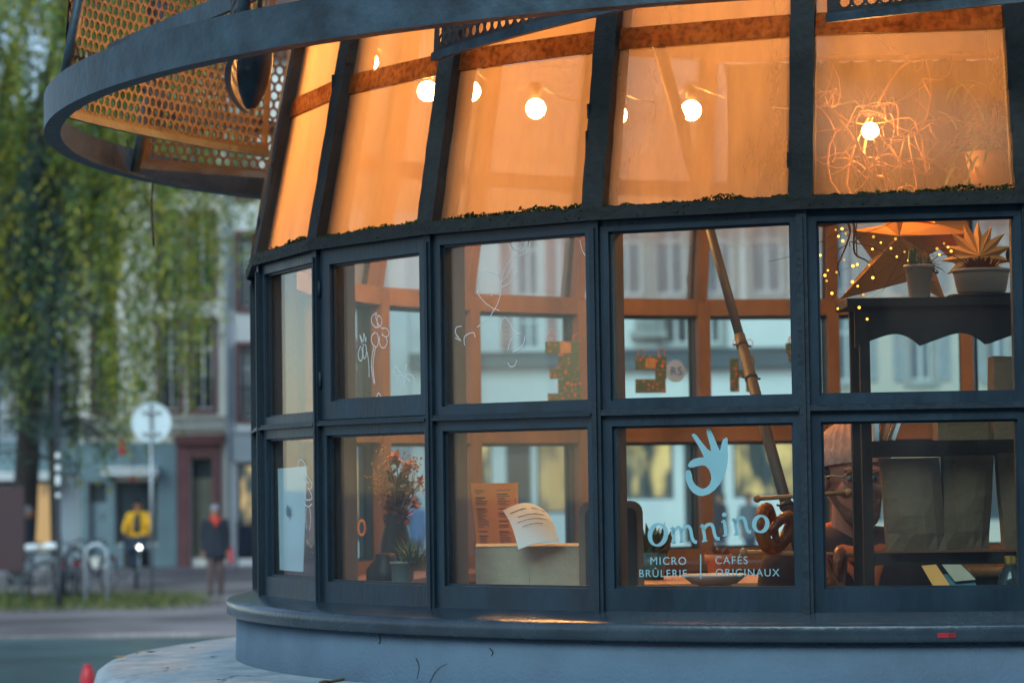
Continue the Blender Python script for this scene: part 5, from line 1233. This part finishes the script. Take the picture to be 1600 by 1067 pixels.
# paper bags hung in a row
for i,(x0,x1,y0,y1,sk) in enumerate(((1381,1468,722,861,.006),(1478,1553,718,858,-.006),(1562,1640,714,856,.003))):
    lab=('brown paper bag nearest the person in the beanie, leftmost of three','middle one of three brown paper bags on the dark shelf','rightmost brown paper bag cut off by the photo edge')[i]
    A=at(x0,y1,Ys-.03);B=at(x1,y0,Ys-.03); Yq=Ys-.03; n=6
    c=Vector(((A.x+B.x)/2,Yq,A.z)); b=MB(); V=[];
    def sheet_pts(y,fw):
        return [[Vector((A.x+(B.x-A.x)*u+sk*(1-v)*2+.008*math.sin(3*u+i)*(1-v),y+fw*1.7*math.sin(PI*u)**.6*math.sin(PI*(v*.8+.1))+.004*math.sin(9*v+5*u+i),A.z+(B.z-A.z)*v)) for u in np.linspace(0,1,n)] for v in np.linspace(0,1,n)]
    f0=sheet_pts(Yq,-.022);f1=sheet_pts(Yq+.05,.012)
    V=[p for r in f0 for p in r]+[p for r in f1 for p in r]; Fc=[]; o=n*n
    for j in range(n-1):
        for q_ in range(n-1):
            a=j*n+q_; Fc.append((a,a+1,a+n+1,a+n)); Fc.append((o+a,o+a+n,o+a+n+1,o+a+1))
    for j in range(n-1):
        a=j*n; Fc.append((a,a+n,o+a+n,o+a)); a=j*n+n-1; Fc.append((a,o+a,o+a+n,a+n)); Fc.append((j,o+j,o+j+1,j+1))
    b.add(V,Fc); tb=thing('paper_bag',lab,'paper bag',c,'brown paper bags on the shelf'); o_=b.build('bag',mat('kraft_paper_%d'%i,((.15,.092,.048),(.125,.077,.042),(.17,.105,.055))[i],.85,0,.15,14,.5,45),tb)
    b=MB(); b.hexa([V[n*(n-1)]+Vector((0,-.003,0)),V[n*n-1]+Vector((0,-.003,0)),V[n*n-1]+Vector((0,.055,0)),V[n*(n-1)]+Vector((0,.055,0)),V[n*(n-1)]+Vector((.002,-.003,.012)),V[n*n-1]+Vector((-.002,-.003,.012)),V[n*n-1]+Vector((0,.055,.012)),V[n*(n-1)]+Vector((0,.055,.012))]); b.build('folded_rim',M['kraft'],tb)
# cards and books on the middle shelf
zs=zm+.0205
for i,(px,w,h,ln,m,lab) in enumerate(((1371,.012,.085,.0,M['poster'],'pale blue book standing beside the shelf post'),(1383,.010,.082,-.25,M['terra'],'thin orange book leaning on the middle shelf'),(1397,.008,.085,-.35,M['paper'],'white edged card leaning right on the middle shelf'))):
    x_=at(px,690,Ys).x; b=MB(); c=Vector((x_,Ys+.06,zs)); ax=Vector((math.cos(ln),0,math.sin(ln)))*w/2; az=Vector((-math.sin(ln),0,math.cos(ln)))*h/2
    b.obox(c+az+Vector((0,0,w/2*abs(math.sin(ln)))),ax,(0,.05,0),az); single(b,'book',m,lab,'book','books on the dark shelf')
b=MB(); c=at(1468,690,Ys+.1); b.box(c.x,c.x+.30,Ys+.115,Ys+.21,zs,zs+.07); single(b,'carton',M['kraft'],'low brown carton lying on the middle shelf','box')
b=MB(); A=at(1552,612,Ys+.03); 
V=[(A.x,Ys+.03,zs),(A.x+.24,Ys+.03,zs),(A.x+.24,Ys+.14,zs),(A.x,Ys+.14,zs)]; zt2=at(1552,555,Ys).z; 
b.hexa(V+[(A.x+.006,Ys+.04,zt2),(A.x+.23,Ys+.045,zt2-.008),(A.x+.23,Ys+.13,zt2-.008),(A.x+.006,Ys+.13,zt2)])
single(b,'paper_bag',M['kraft'],'large brown paper bag standing on the middle shelf at the right edge','paper bag')
# things on the lower shelf / counter
for (p0,p1,p2,p3,m,lab) in (((1440,884),(1463,882),(1485,915),(1462,922),M['starp'],'orange card lying left on the lowest shelf'),((1472,882),(1502,882),(1525,905),(1492,908),M['kraftl'],'pale card lying behind the teal notebook'),((1468,898),(1515,893),(1528,918),(1478,922),M['teal'],'teal notebook lying flat on the lowest shelf')):
    Yc=Ys-.05; b=MB(); pts=[at(*p0,Yc+.03),at(*p1,Yc+.03),at(*p2,Yc),at(*p3,Yc)]; V=[tuple(p) for p in pts]+[(p.x,p.y+.006,p.z+.001) for p in pts]
    b.hexa([V[3],V[2],V[6],V[7],V[0],V[1],V[5],V[4]]); single(b,'card',m,lab,'card')
c=at(1580,925,Ys-.05); c.z=CT
t=thing('bottle','dark glass bottle with a gold cap on the lowest shelf','bottle',c); hb=at(1580,868,Ys-.05).z-CT
M['bottle']=mat('dark_bottle_glass',(.03,.045,.05),.12,0,.2,9); M['gold']=mat('gold_cap',(.55,.36,.08),.35,.8,.2,30)
b=MB(); b.smooth=True; b.lathe([(0,0),(.03,0),(.033,.01),(.033,hb*.45),(.028,hb*.6),(.014,hb*.8),(.0115,hb-.02)],c,22); b.build('glass_body',M['bottle'],t)
b=MB(); b.lathe([(.0135,hb-.022),(.0145,hb-.018),(.0145,hb-.002),(.012,hb),(0,hb)],c,22,rib=lambda a,z:.04*math.cos(22*a)); b.build('cap',M['gold'],t)
# pots on the shelf top
zp=zt+.001; Yo=Ys+.08
c=Vector((at(1437,466,Yo).x,Yo,zp)); t=pot('plant_pot','tall cream pot with a spiky little cactus on the dark shelf',c,[(0,0),(.024,0),(.026,.004),(.036,.080),(.039,.081),(.039,.088),(.034,.087),(.032,.07),(0,.07)],M['cream'])
b=MB()
for i in range(7):
    p=c+Vector((rng.normal(0,.014),rng.normal(0,.010),.078)); b.smooth=True; b.rcone(p,.007,p+Vector((rng.normal(0,.006),0,rng.uniform(.02,.05))),.006,8)
for i in range(70):
    p=c+Vector((rng.normal(0,.017),rng.normal(0,.012),.085+rng.uniform(0,.05))); d=Vector(rng.normal(0,1,3)).normalized(); b.tube([p,p+d*.012],[.0008,.0003],3,False)
stuff(b.build('cactus',M['plant'],t))
b=MB()
for i in range(16): frond(b,c+Vector((.02,0,.085)),(rng.uniform(.1,1),rng.normal(0,.4),rng.uniform(-.1,.8)),rng.uniform(.03,.06),.010,1.4)
for i in range(10): u=i/9; p=c+Vector((.036+.012*math.sin(4*u),-.005,.085-.06*u)); frond(b,p,(rng.normal(0,1),rng.normal(0,.5),rng.uniform(-.6,.2)),.016,.010,.3,3)
stuff(b.build('trailing_leaves',M['succ'],t))
c=Vector((at(1535,464,Yo).x,Yo+.01,zp+.012)); t=pot('plant_pot','wide cream bowl with a reddish succulent rosette on the dark shelf',c,[(0,0),(.055,0),(.062,.008),(.070,.050),(.072,.056),(.074,.056),(.074,.063),(.068,.063),(.064,.05),(0,.045)],M['cream'])
b=MB()
for ring,(n_,e_,L_) in enumerate(((14,1.2,.055),(12,.7,.05),(9,.3,.04))):
    for i in range(n_): a=2*PI*i/n_+ring*.3; frond(b,c+Vector((.012*math.cos(a),.012*math.sin(a),.055)),(math.cos(a)*e_,math.sin(a)*e_*.7,.6),L_,.017,-.5,4)
b.build('rosette',M['succ'],t)
b=MB()
for i in range(26):
    a=rng.uniform(0,2*PI); frond(b,c+Vector((.045*math.cos(a),.035*math.sin(a),.058)),(math.cos(a),math.sin(a),.3),.02,.010,.4,3)
stuff(b.build('small_leaves',M['succ'],t))
b=MB(); b.smooth=True; p=c+Vector((-.03,0,.07)); pts=[p+Vector((-.115*u,-.01*u,.045*math.sin(PI*u*.75)-.035*u*u)) for u in np.linspace(0,1,10)]; b.tube(pts,.0014,5); b.build('runner',M['twig'],t)
b=MB(); b.smooth=True; b.lathe([(0,0),(.085,0),(.09,.006),(.085,.011),(0,.011)],Vector((c.x,c.y,zp)),28); single(b,'saucer',M['darkwood'],'thin dark wooden board under the wide cream bowl','board')
# paper star lanterns
def star_poly(cx,cy,spikes,Y,depth,lab,m):
    """folded paper star: ridged spikes around a centre, real thickness"""
    c=at(cx,cy,Y); t=thing('paper_star',lab,'star',c,'folded paper stars'); 
    n=len(spikes); b=MB(); V=[]; Fc=[]
    P=[at(x,y,Y) for x,y in spikes]
    for i,p in enumerate(P): V.append(p)
    f_=c+Vector((0,-depth,0)); k_=c+Vector((0,depth,0)); V+=[f_,k_]
    for i in range(n): j=(i+1)%n; Fc.append((i,j,n)); Fc.append((j,i,n+1))
    b.add(V,Fc); b.build('star_body',m,t); return t
M['starpd']=mat('dark_orange_star_paper',(.55,.22,.05),.85,0,.15,7)
star_poly(1400,372,[(1392,300),(1412,345),(1470,352),(1520,365),(1452,398),(1478,470),(1420,440),(1312,468),(1362,405),(1330,360),(1382,352)],7.05,.06,'large dark orange folded paper star behind the cactus pot',M['starpd'])
sp=[]
for i in range(15):
    a=2*PI*i/15-.3; r=58 if i%2==0 else 55; sp.append((1527+r*math.cos(a),402+r*1.0*math.sin(a))); a+=PI/15; sp.append((1527+34*math.cos(a),402+34*math.sin(a)))
star_poly(1527,402,sp,7.0,.03,'many-pointed orange paper star behind the succulent bowl',M['starp'])
star_poly(1455,352,[(1380,322),(1450,330),(1496,300),(1512,352),(1552,420),(1500,420),(1450,372),(1404,344)],7.12,.05,'bright orange folded paper star at the top of the right window',M['starp'])
# fairy lights
Zf=lambda pts:[(1250+x/3.049,310+y/3.049) for x,y in pts]
fpt=Zf([(170,150),(200,145),(183,181),(218,168),(204,203),(97,271),(211,293),(252,322),(273,315),(174,352),(133,343),(119,367),(127,393),(180,525),(152,452),(302,459),(275,418),(250,398),(330,317),(345,242),(385,211),(350,183),(433,238),(461,278),(455,193),(517,296),(664,268),(653,240),(720,252),(705,233),(686,215),(282,520),(320,575),(498,255),(347,378)])
t=thing('fairy_lights','string of tiny yellow fairy lights in the right window','lights',at(1320,440,6.9))
FYs=[6.72 if i not in (22,23,24,25) else 6.95 for i in range(len(fpt))]
order=[]; b=MB(); b.smooth=True
Pf=[at(x,y,Y_) for (x,y),Y_ in zip(fpt,FYs)]
b.tube([p+Vector((0,.004,0)) for p in Pf],.0005,3,False); stuff(b.build('wire',M['black'],t))
M['bulbs2']=emis('dim_fairy_glow',(1,.45,.05),1.1)
for i,p in enumerate(Pf): b=MB(); b.smooth=True; b.sphere(p,.0026+.0016*((i*37)%10)/10,8,6); b.build('bulb',M['bulbs' if i%3 else 'bulbs2'],t)
# curly willow twigs
def twigs(lab,root,ends,r0,seed,wig):
    r_=np.random.default_rng(seed); t=thing('curly_branch',lab,'branch',root); b=MB(); b.smooth=True; root=Vector(root)
    for e in ends:
        e=Vector(e); n=16; ph=r_.uniform(0,6,3); pts=[]
        for i in range(n):
            u=i/(n-1); env=math.sin(PI*u)**.7+.25*u; pts.append(root.lerp(e,u)+Vector((wig*env*math.sin(7*u+ph[0]),wig*.5*env*math.sin(5*u+ph[1]),wig*env*math.sin(8.5*u+ph[2]))))
        b.tube(pts,[r0*(1-.75*i/(n-1)) for i in range(n)],6)
        for k in range(4):
            q0=pts[r_.integers(4,n-2)]; d=Vector((r_.normal(0,.13),r_.normal(0,.05),r_.normal(0,.13))); ph2=r_.uniform(0,6)
            b.tube([q0+d*u+Vector((wig*.5*math.sin(6*u+ph2)-wig*.5*math.sin(ph2),0,wig*.4*math.sin(7*u))) for u in np.linspace(0,1,9)],[r0*.4*(1-.7*u) for u in np.linspace(0,1,9)],5)
    return b.build('twigs',M['twig'],t)
Yt_=6.98
twigs('curly willow branches arching behind the right upper pane',at(1375,330,Yt_),[at(x,y,Yt_+dy) for x,y,dy in ((1290,90,.05),(1370,130,-.05),(1440,95,.1),(1300,200,0),(1430,210,.08),(1480,190,0),(1330,150,.1),(1400,70,.12),(1520,180,.1),(1365,235,0))],.0052,11,.055)
twigs('curly twig dangling beside the fairy lights in the right window',at(1326,338,6.8),[at(1365,445,6.8),at(1312,435,6.82)],.0040,12,.012)
# leafy plant hanging at the right, in the upper pane and window
c=at(1545,215,7.1); t=thing('hanging_plant','hanging plant with thin drooping leaves at the right edge','plant',c)
b=MB()
for i in range(150): frond(b,c+Vector((rng.normal(0,.05),rng.normal(0,.04),rng.normal(0,.05))),(rng.normal(0,1),rng.normal(0,.6),rng.uniform(-.3,1)),rng.uniform(.08,.20),.010,1.8)
stuff(b.build('leaves',M['plant'],t))
b=MB(); b.smooth=True; b.lathe([(0,-.13),(.05,-.12),(.065,-.04),(.06,-.04),(0,-.05)],c,18); b.build('basket',M['wood'],t)
b=MB(); b.smooth=True; b.tube([c+Vector((0,0,-.04)),c+Vector((0,0,.9))],.002,5); b.build('cord',M['black'],t)
c=at(1588,398,6.95); t=thing('hanging_disc','dark round disc with a small hole hanging at the right edge','ornament',c); b=MB(); b.lathe([(.004,-.003),(.026,-.003),(.028,0),(.026,.003),(.004,.003),(.004,-.003)],c,24,M=Matrix.Rotation(PI/2,3,'X')); b.build('disc',M['darkwood'],t); b=MB(); b.smooth=True; b.tube([c+Vector((0,0,.02)),c+Vector((0,0,.4))],.001,4); b.build('thread',M['black'],t)
# tall back cupboard inside that blocks the far right
t=thing('cupboard','brown cupboard standing inside behind the paper bags','cupboard',(2.05,7.9,.5))
b=MB(); b.box(1.62,2.35,7.75,8.15,.5,2.42); b.build('carcass',M['brown'],t)
for i in range(2):
    b=MB(); x0=1.635+i*.36; b.box(x0,x0+.345,7.728,7.748,1.0,2.39); d_=b.build('door',M['brown'],t); b=MB(); b.smooth=True; b.sphere((x0+.30 if i==0 else x0+.045,7.715,2.12),.012,10,8); b.build('knob',M['metal'],d_)
# ------------------------------------------------------------------ the man in the beanie
Ym=7.34; pe=at(1336,746,Ym); sH=1.06
t=thing('person','person in a ribbed pink beanie, glasses and dark jacket behind the shelf','person',(pe.x,Ym,.5))
E0=Vector((0,-.0,pe.z-.5))     # eye centre in local coordinates
t.rotation_euler.z=.16
def lm(b,name,m,vox=None,sm=2,par=None):
    if vox: return skin_union(b,name,m,par or t,vox,sm)
    o=b.build(name,m,None,(0,0,0)); o.parent=par or t; return o
b=MB(); head(b,E0,sH)
zc=E0.z-.25
for sd in (-1,1):
    b.rcone((sd*.19,.03,zc),.05,(sd*.25,.02,zc-.30),.042); b.rcone((sd*.25,.02,zc-.30),.04,(sd*.22,-.20,zc-.42),.028); hand(b,(sd*.22,-.20,zc-.42),(-sd*.3,-1,-.1),1,sd)
    b.rcone((sd*.09,.03,.86),.085,(sd*.10,.0,.48),.058); b.rcone((sd*.10,0,.48),.055,(sd*.10,.03,.08),.038)
b.rcone((0,.04,zc),.10,(0,.03,.9),.13)
lm(b,'body',M['skin'],.0042,5)
for sd in (-1,1):
    b=MB(); b.smooth=True; c=E0+Vector((sd*.031,-.0665,-.001))*sH; b.sphere(c,(.0130,.0125,.0085),14,10); o=lm(b,'eye',mat('eye_white',(.32,.27,.24),.3))
    b=MB(); b.smooth=True; b.sphere(c+Vector((0,-.0090,-.001)),(.0058,.005,.0060),12,8); o2=b.build('iris',M['black'],None,(0,0,0)); o2.parent=o
    b=MB(); b.smooth=True; b.tube([c+Vector((x,-.012-.3*abs(x)*0,.016+.004*math.cos(x*90))) for x in np.linspace(-.018,.018,7)],.0035,6); lm(b,'eyebrow',M['hairb'])
b=MB(); b.smooth=True
for sd in (-1,1):
    c=E0+Vector((sd*.034,-.098,-.003))*sH; b.tube([c+Vector((.026*math.cos(a),.003*math.cos(a)**2,.021*math.sin(a))) for a in np.linspace(0,2*PI,25)],.0019,6,False)
    b.tube([c+Vector((sd*.026,0,.006)),E0+Vector((sd*.080,-.06,.006))*sH,E0+Vector((sd*.084,.02,.0))*sH],.0018,5)
c=E0+Vector((0,-.098,-.003))*sH; b.tube([c+Vector((-.009,0,.004)),c+Vector((0,-.004,.008)),c+Vector((.009,0,.004))],.0018,5)
gls=lm(b,'glasses',M['metal'])
# beanie with vertical ribs and a folded brim
b=MB(); b.smooth=True; hc=E0+Vector((0,.012,.022))*sH; R0=.100*sH; rib=lambda a,z:.045*math.cos(26*a)
prof=[(R0*1.02,.004),(R0*1.06,.018),(R0*1.06,.046),(R0*1.01,.053),(R0*.98,.070),(R0*.88,.092),(R0*.70,.112),(R0*.44,.126),(.012,.132),(0,.132)]
Mt=Matrix.Rotation(-.14,3,'X')@Matrix.Scale(1.12,3,Vector((0,1,0))); b.lathe([(r*.88,z) for r,z in prof],hc,136,M=Mt,rib=rib); lm(b,'beanie',M['knit'])
b=MB()     # short dark hair at the temples
for sd in (-1,1): b.sphere(E0+Vector((sd*.072,.015,.012))*sH,(.014,.035,.030),10,8)
b.sphere(E0+Vector((0,.075,-.03))*sH,(.06,.04,.06),12,8); lm(b,'hair',M['hairb'],.008,2)
M['beard']=mat('reddish_brown_beard',(.10,.04,.022),.9,0,.4,90,.6,160)
b=MB()
for sd in (-1,1): b.rcone(E0+Vector((sd*.060,.0,-.040))*sH,.014,E0+Vector((sd*.030,-.052,-.098))*sH,.020)
b.rcone(E0+Vector((-.022,-.060,-.104))*sH,.022,E0+Vector((.022,-.060,-.104))*sH,.022); b.rcone(E0+Vector((-.024,-.094,-.060))*sH,.006,E0+Vector((.024,-.094,-.060))*sH,.006); lm(b,'beard',M['beard'],.005,3)
M['jacket']=mat('dark_plum_jacket',(.035,.018,.022),.9,0,.3,14); M['collar']=mat('orange_collar',(.60,.14,.035),.85,0,.2,20)
b=MB()
for sd in (-1,1): b.rcone((sd*.19,.03,zc),.075,(sd*.25,.02,zc-.30),.066); b.rcone((sd*.25,.02,zc-.30),.064,(sd*.225,-.17,zc-.405),.05); b.rcone((sd*.07,.04,zc-.0),.12,(sd*.07,.03,.95),.135)
b.rcone((-.16,.04,zc+.02),.065,(.16,.04,zc+.02),.065); b.rcone((0,.045,zc+.05),.078,(0,.04,zc),.1); lm(b,'jacket',M['jacket'],.012,5)
b=MB(); b.smooth=True
b.tube([(.088*math.cos(a),.022+.088*math.sin(a),zc+.075+.035*math.sin(a)) for a in np.linspace(0,2*PI,25)],.024,8,False); b.tube([(-.075,-.03,zc+.055),(-.03,-.085,zc-.01),(-.005,-.11,zc-.08)],.012,8); b.tube([(.075,-.03,zc+.055),(.03,-.085,zc-.01),(.008,-.11,zc-.08)],.012,8); lm(b,'collar',M['collar'])
b=MB()
for sd in (-1,1): b.rcone((sd*.09,.03,.88),.10,(sd*.10,0,.48),.075); b.rcone((sd*.10,0,.48),.073,(sd*.10,.03,.10),.06)
lm(b,'trousers',M['jeans'],.016,5)
for sd in (-1,1): b=MB(); b.rcone((sd*.10,.05,.045),.042,(sd*.10,-.13,.036),.036); lm(b,'shoe',M['shoe'],.014,2)
# ------------------------------------------------------------------ litter on the plinth
LFM=[mat('yellow_fallen_leaf',(.42,.30,.05),.8,0,.3,30),mat('brown_fallen_leaf',(.14,.09,.04),.8,0,.3,30)]
def atz(px,py,z): v=ray(px,py); k=(z-CAM_Z)/v.z; return Vector((v.x*k,v.y*k,z))
for i,(px,py,s_,m_,lab) in enumerate(((190,1029,.030,0,'yellow leaf farthest left on the plinth'),(213,1023,.022,0,'small yellow leaf right of the leftmost leaf on the plinth'),(236,1021,.045,0,'largest curled yellow leaf on the plinth'),(301,1014,.018,1,'tiny brown leaf alone near the base wall'),(332,1028,.020,1,'brown leaf lying between the crack and the wall foot'),(262,1046,.016,1,'tiny brown scrap on the crack of the plinth'),(342,1064,.020,1,'brown leaf at the bottom edge of the photo'),(403,1036,.045,0,'pale curled leaf at the start of the long twig'),(424,1038,.040,1,'brown curled leaf on the long twig'),(556,1052,.035,1,'brown leaf lying near the end of the long twig'),(470,1050,.018,1,'small brown leaf below the long twig'))):
    c=atz(px,py,1.5575); b=MB(); a=rng.uniform(0,6); 
    for k in range(3): frond(b,c+Vector((0,0,.004)),(math.cos(a+k*1.1),math.sin(a+k*1.1),.35),s_,s_*.6,.5,4)
    single(b,'fallen_leaf',LFM[m_],lab,'leaf','fallen leaves on the plinth',c)
for pts,lab in (([(405,1038),(440,1044),(490,1048),(545,1052),(615,1057)],'long thin twig lying along the foot of the base wall'),([(500,1066),(540,1061),(600,1058),(640,1060)],'short twig below the end of the long twig')):
    b=MB(); b.smooth=True; P_=[atz(x,y,1.566)+Vector((0,0,.002*math.sin(i*2))) for i,(x,y) in enumerate(spl(pts,4))]; b.tube(P_,.004,6); single(b,'fallen_twig',M['twig'] if False else LFM[1],lab,'twig')

# cracks in the plinth and the foot of the wall
M['crackm']=mat('crack_dirt',(.03,.035,.035),.9,0,.3,30)
for pts,z_ in (([(180,1060),(225,1052),(262,1046),(300,1041),(352,1034)],1.5585),([(345,1062),(372,1055),(430,1058)],1.5605)):
    b=MB(); P_=[atz(x,y,z_) for x,y in spl(pts,5)]
    for i in range(len(P_)-1):
        d=(P_[i+1]-P_[i]).normalized(); n_=Vector((-d.y,d.x,0))*.0022*(1+.6*math.sin(i*2.3)); b.quad(P_[i]-n_,P_[i+1]-n_,P_[i+1]+n_,P_[i]+n_)
    b.build('crack',M['crackm'],kiosk)
for pts in ([(652,1060),(655,1040),(650,1028)],[(672,1066),(680,1050),(690,1040),(698,1036)],[(592,990),(594,1000),(592,1006)],[(765,1012),(770,1018),(768,1024)]):
    b=MB(); Q=[]
    for x,y in spl(pts,4):       # on the wall cylinder
        v=ray(x,y); c0=Vector((0,0,CAM_Z)); dx,dy=v.x,v.y; ox,oy=-KC.x,-KC.y; A_=dx*dx+dy*dy; B_=ox*dx+oy*dy; C_=ox*ox+oy*oy-2.1305**2; k_=(-B_-math.sqrt(max(0,B_*B_-A_*C_)))/A_; Q.append(c0+v*k_)
    for i in range(len(Q)-1): w_=Vector((.0016,0,.0006)); b.quad(Q[i]-w_,Q[i]+w_,Q[i+1]+w_,Q[i+1]-w_)
    b.build('crack',M['crackm'],kiosk)
# casement hinges and latch
for zz in (HM+.12,HT-.12):
    b=MB(); b.smooth=True; b.tube([(g+.004,-.004,zz-.022),(g+.004,-.004,zz+.022)],.005,8); o=b.build('hinge',M['navy2'],None,(0,0,0)); o.parent=WIN[(0,1)]

# pleated dark cloth hanging behind the curly branches
Yc=7.95; A=at(1135,345,Yc); B=at(1700,92,Yc); n=90
t=thing('curtain','dark brown pleated cloth hanging behind the curly branches','curtain',((A.x+B.x)/2,Yc,A.z))
b=MB(); b.smooth=True; V=[]
for i in range(n+1):
    u=i/n; x_=A.x+(B.x-A.x)*u
    for j,z_ in enumerate((B.z,B.z-.05,(A.z+B.z)/2,A.z)): V.append((x_+.01*math.sin(i*.9+j),Yc+(.02+.015*(j>0))*math.sin(i*1.35)+.01*math.sin(i*.31),z_+(.02*math.sin(i*.2) if j==3 else 0)))
b.add(V,[(i*4+j,i*4+4+j,i*4+5+j,i*4+1+j) for i in range(n) for j in range(3)])
M['clothd']=mat('dark_brown_cloth',(.060,.035,.026),.95,0,.4,5)
b.build('cloth',M['clothd'],t)
b=MB(); b.smooth=True; b.tube([(A.x-.05,Yc,B.z+.012),(B.x+.05,Yc,B.z+.012)],.008,8); b.build('rod',M['wood'],t)
# rain pipe between the cream and the pale house
x_=fx(358); b=MB(); b.smooth=True; b.tube([(x_,FY-.2,0),(x_,FY-.2,13.0)],.06,10)
single(b,'drainpipe',M['greysh'],'grey drainpipe between the cream house and the shuttered house','pipe',None,(x_,FY-.2,0))

# dark shape of unknown kind under the canopy, made up as a hood
c=at(392,170,7.35); zt_=at(392,78,7.35).z+.05; h_=zt_-c.z
t=thing('canopy_hood','dark rounded hood made up for an unidentified shape under the canopy','lamp',c)
b=MB(); b.smooth=True; Mh=Matrix.Shear('XY',3,(.10,0))
b.lathe([(0,0),(.012,0),(.022,.012),(.036,.045),(.046,.085),(.049,.12),(.046,h_-.02),(.02,h_)],c,28,M=Mh,rib=lambda a,z:.012*math.cos(40*a)); b.build('hood',M['hoop'],t)
b=MB(); b.smooth=True; b.tube([Mh@Vector((0,0,h_))+c,Mh@Vector((0,0,h_+.35))+c],.008,8); b.build('stem',M['hoop'],t)
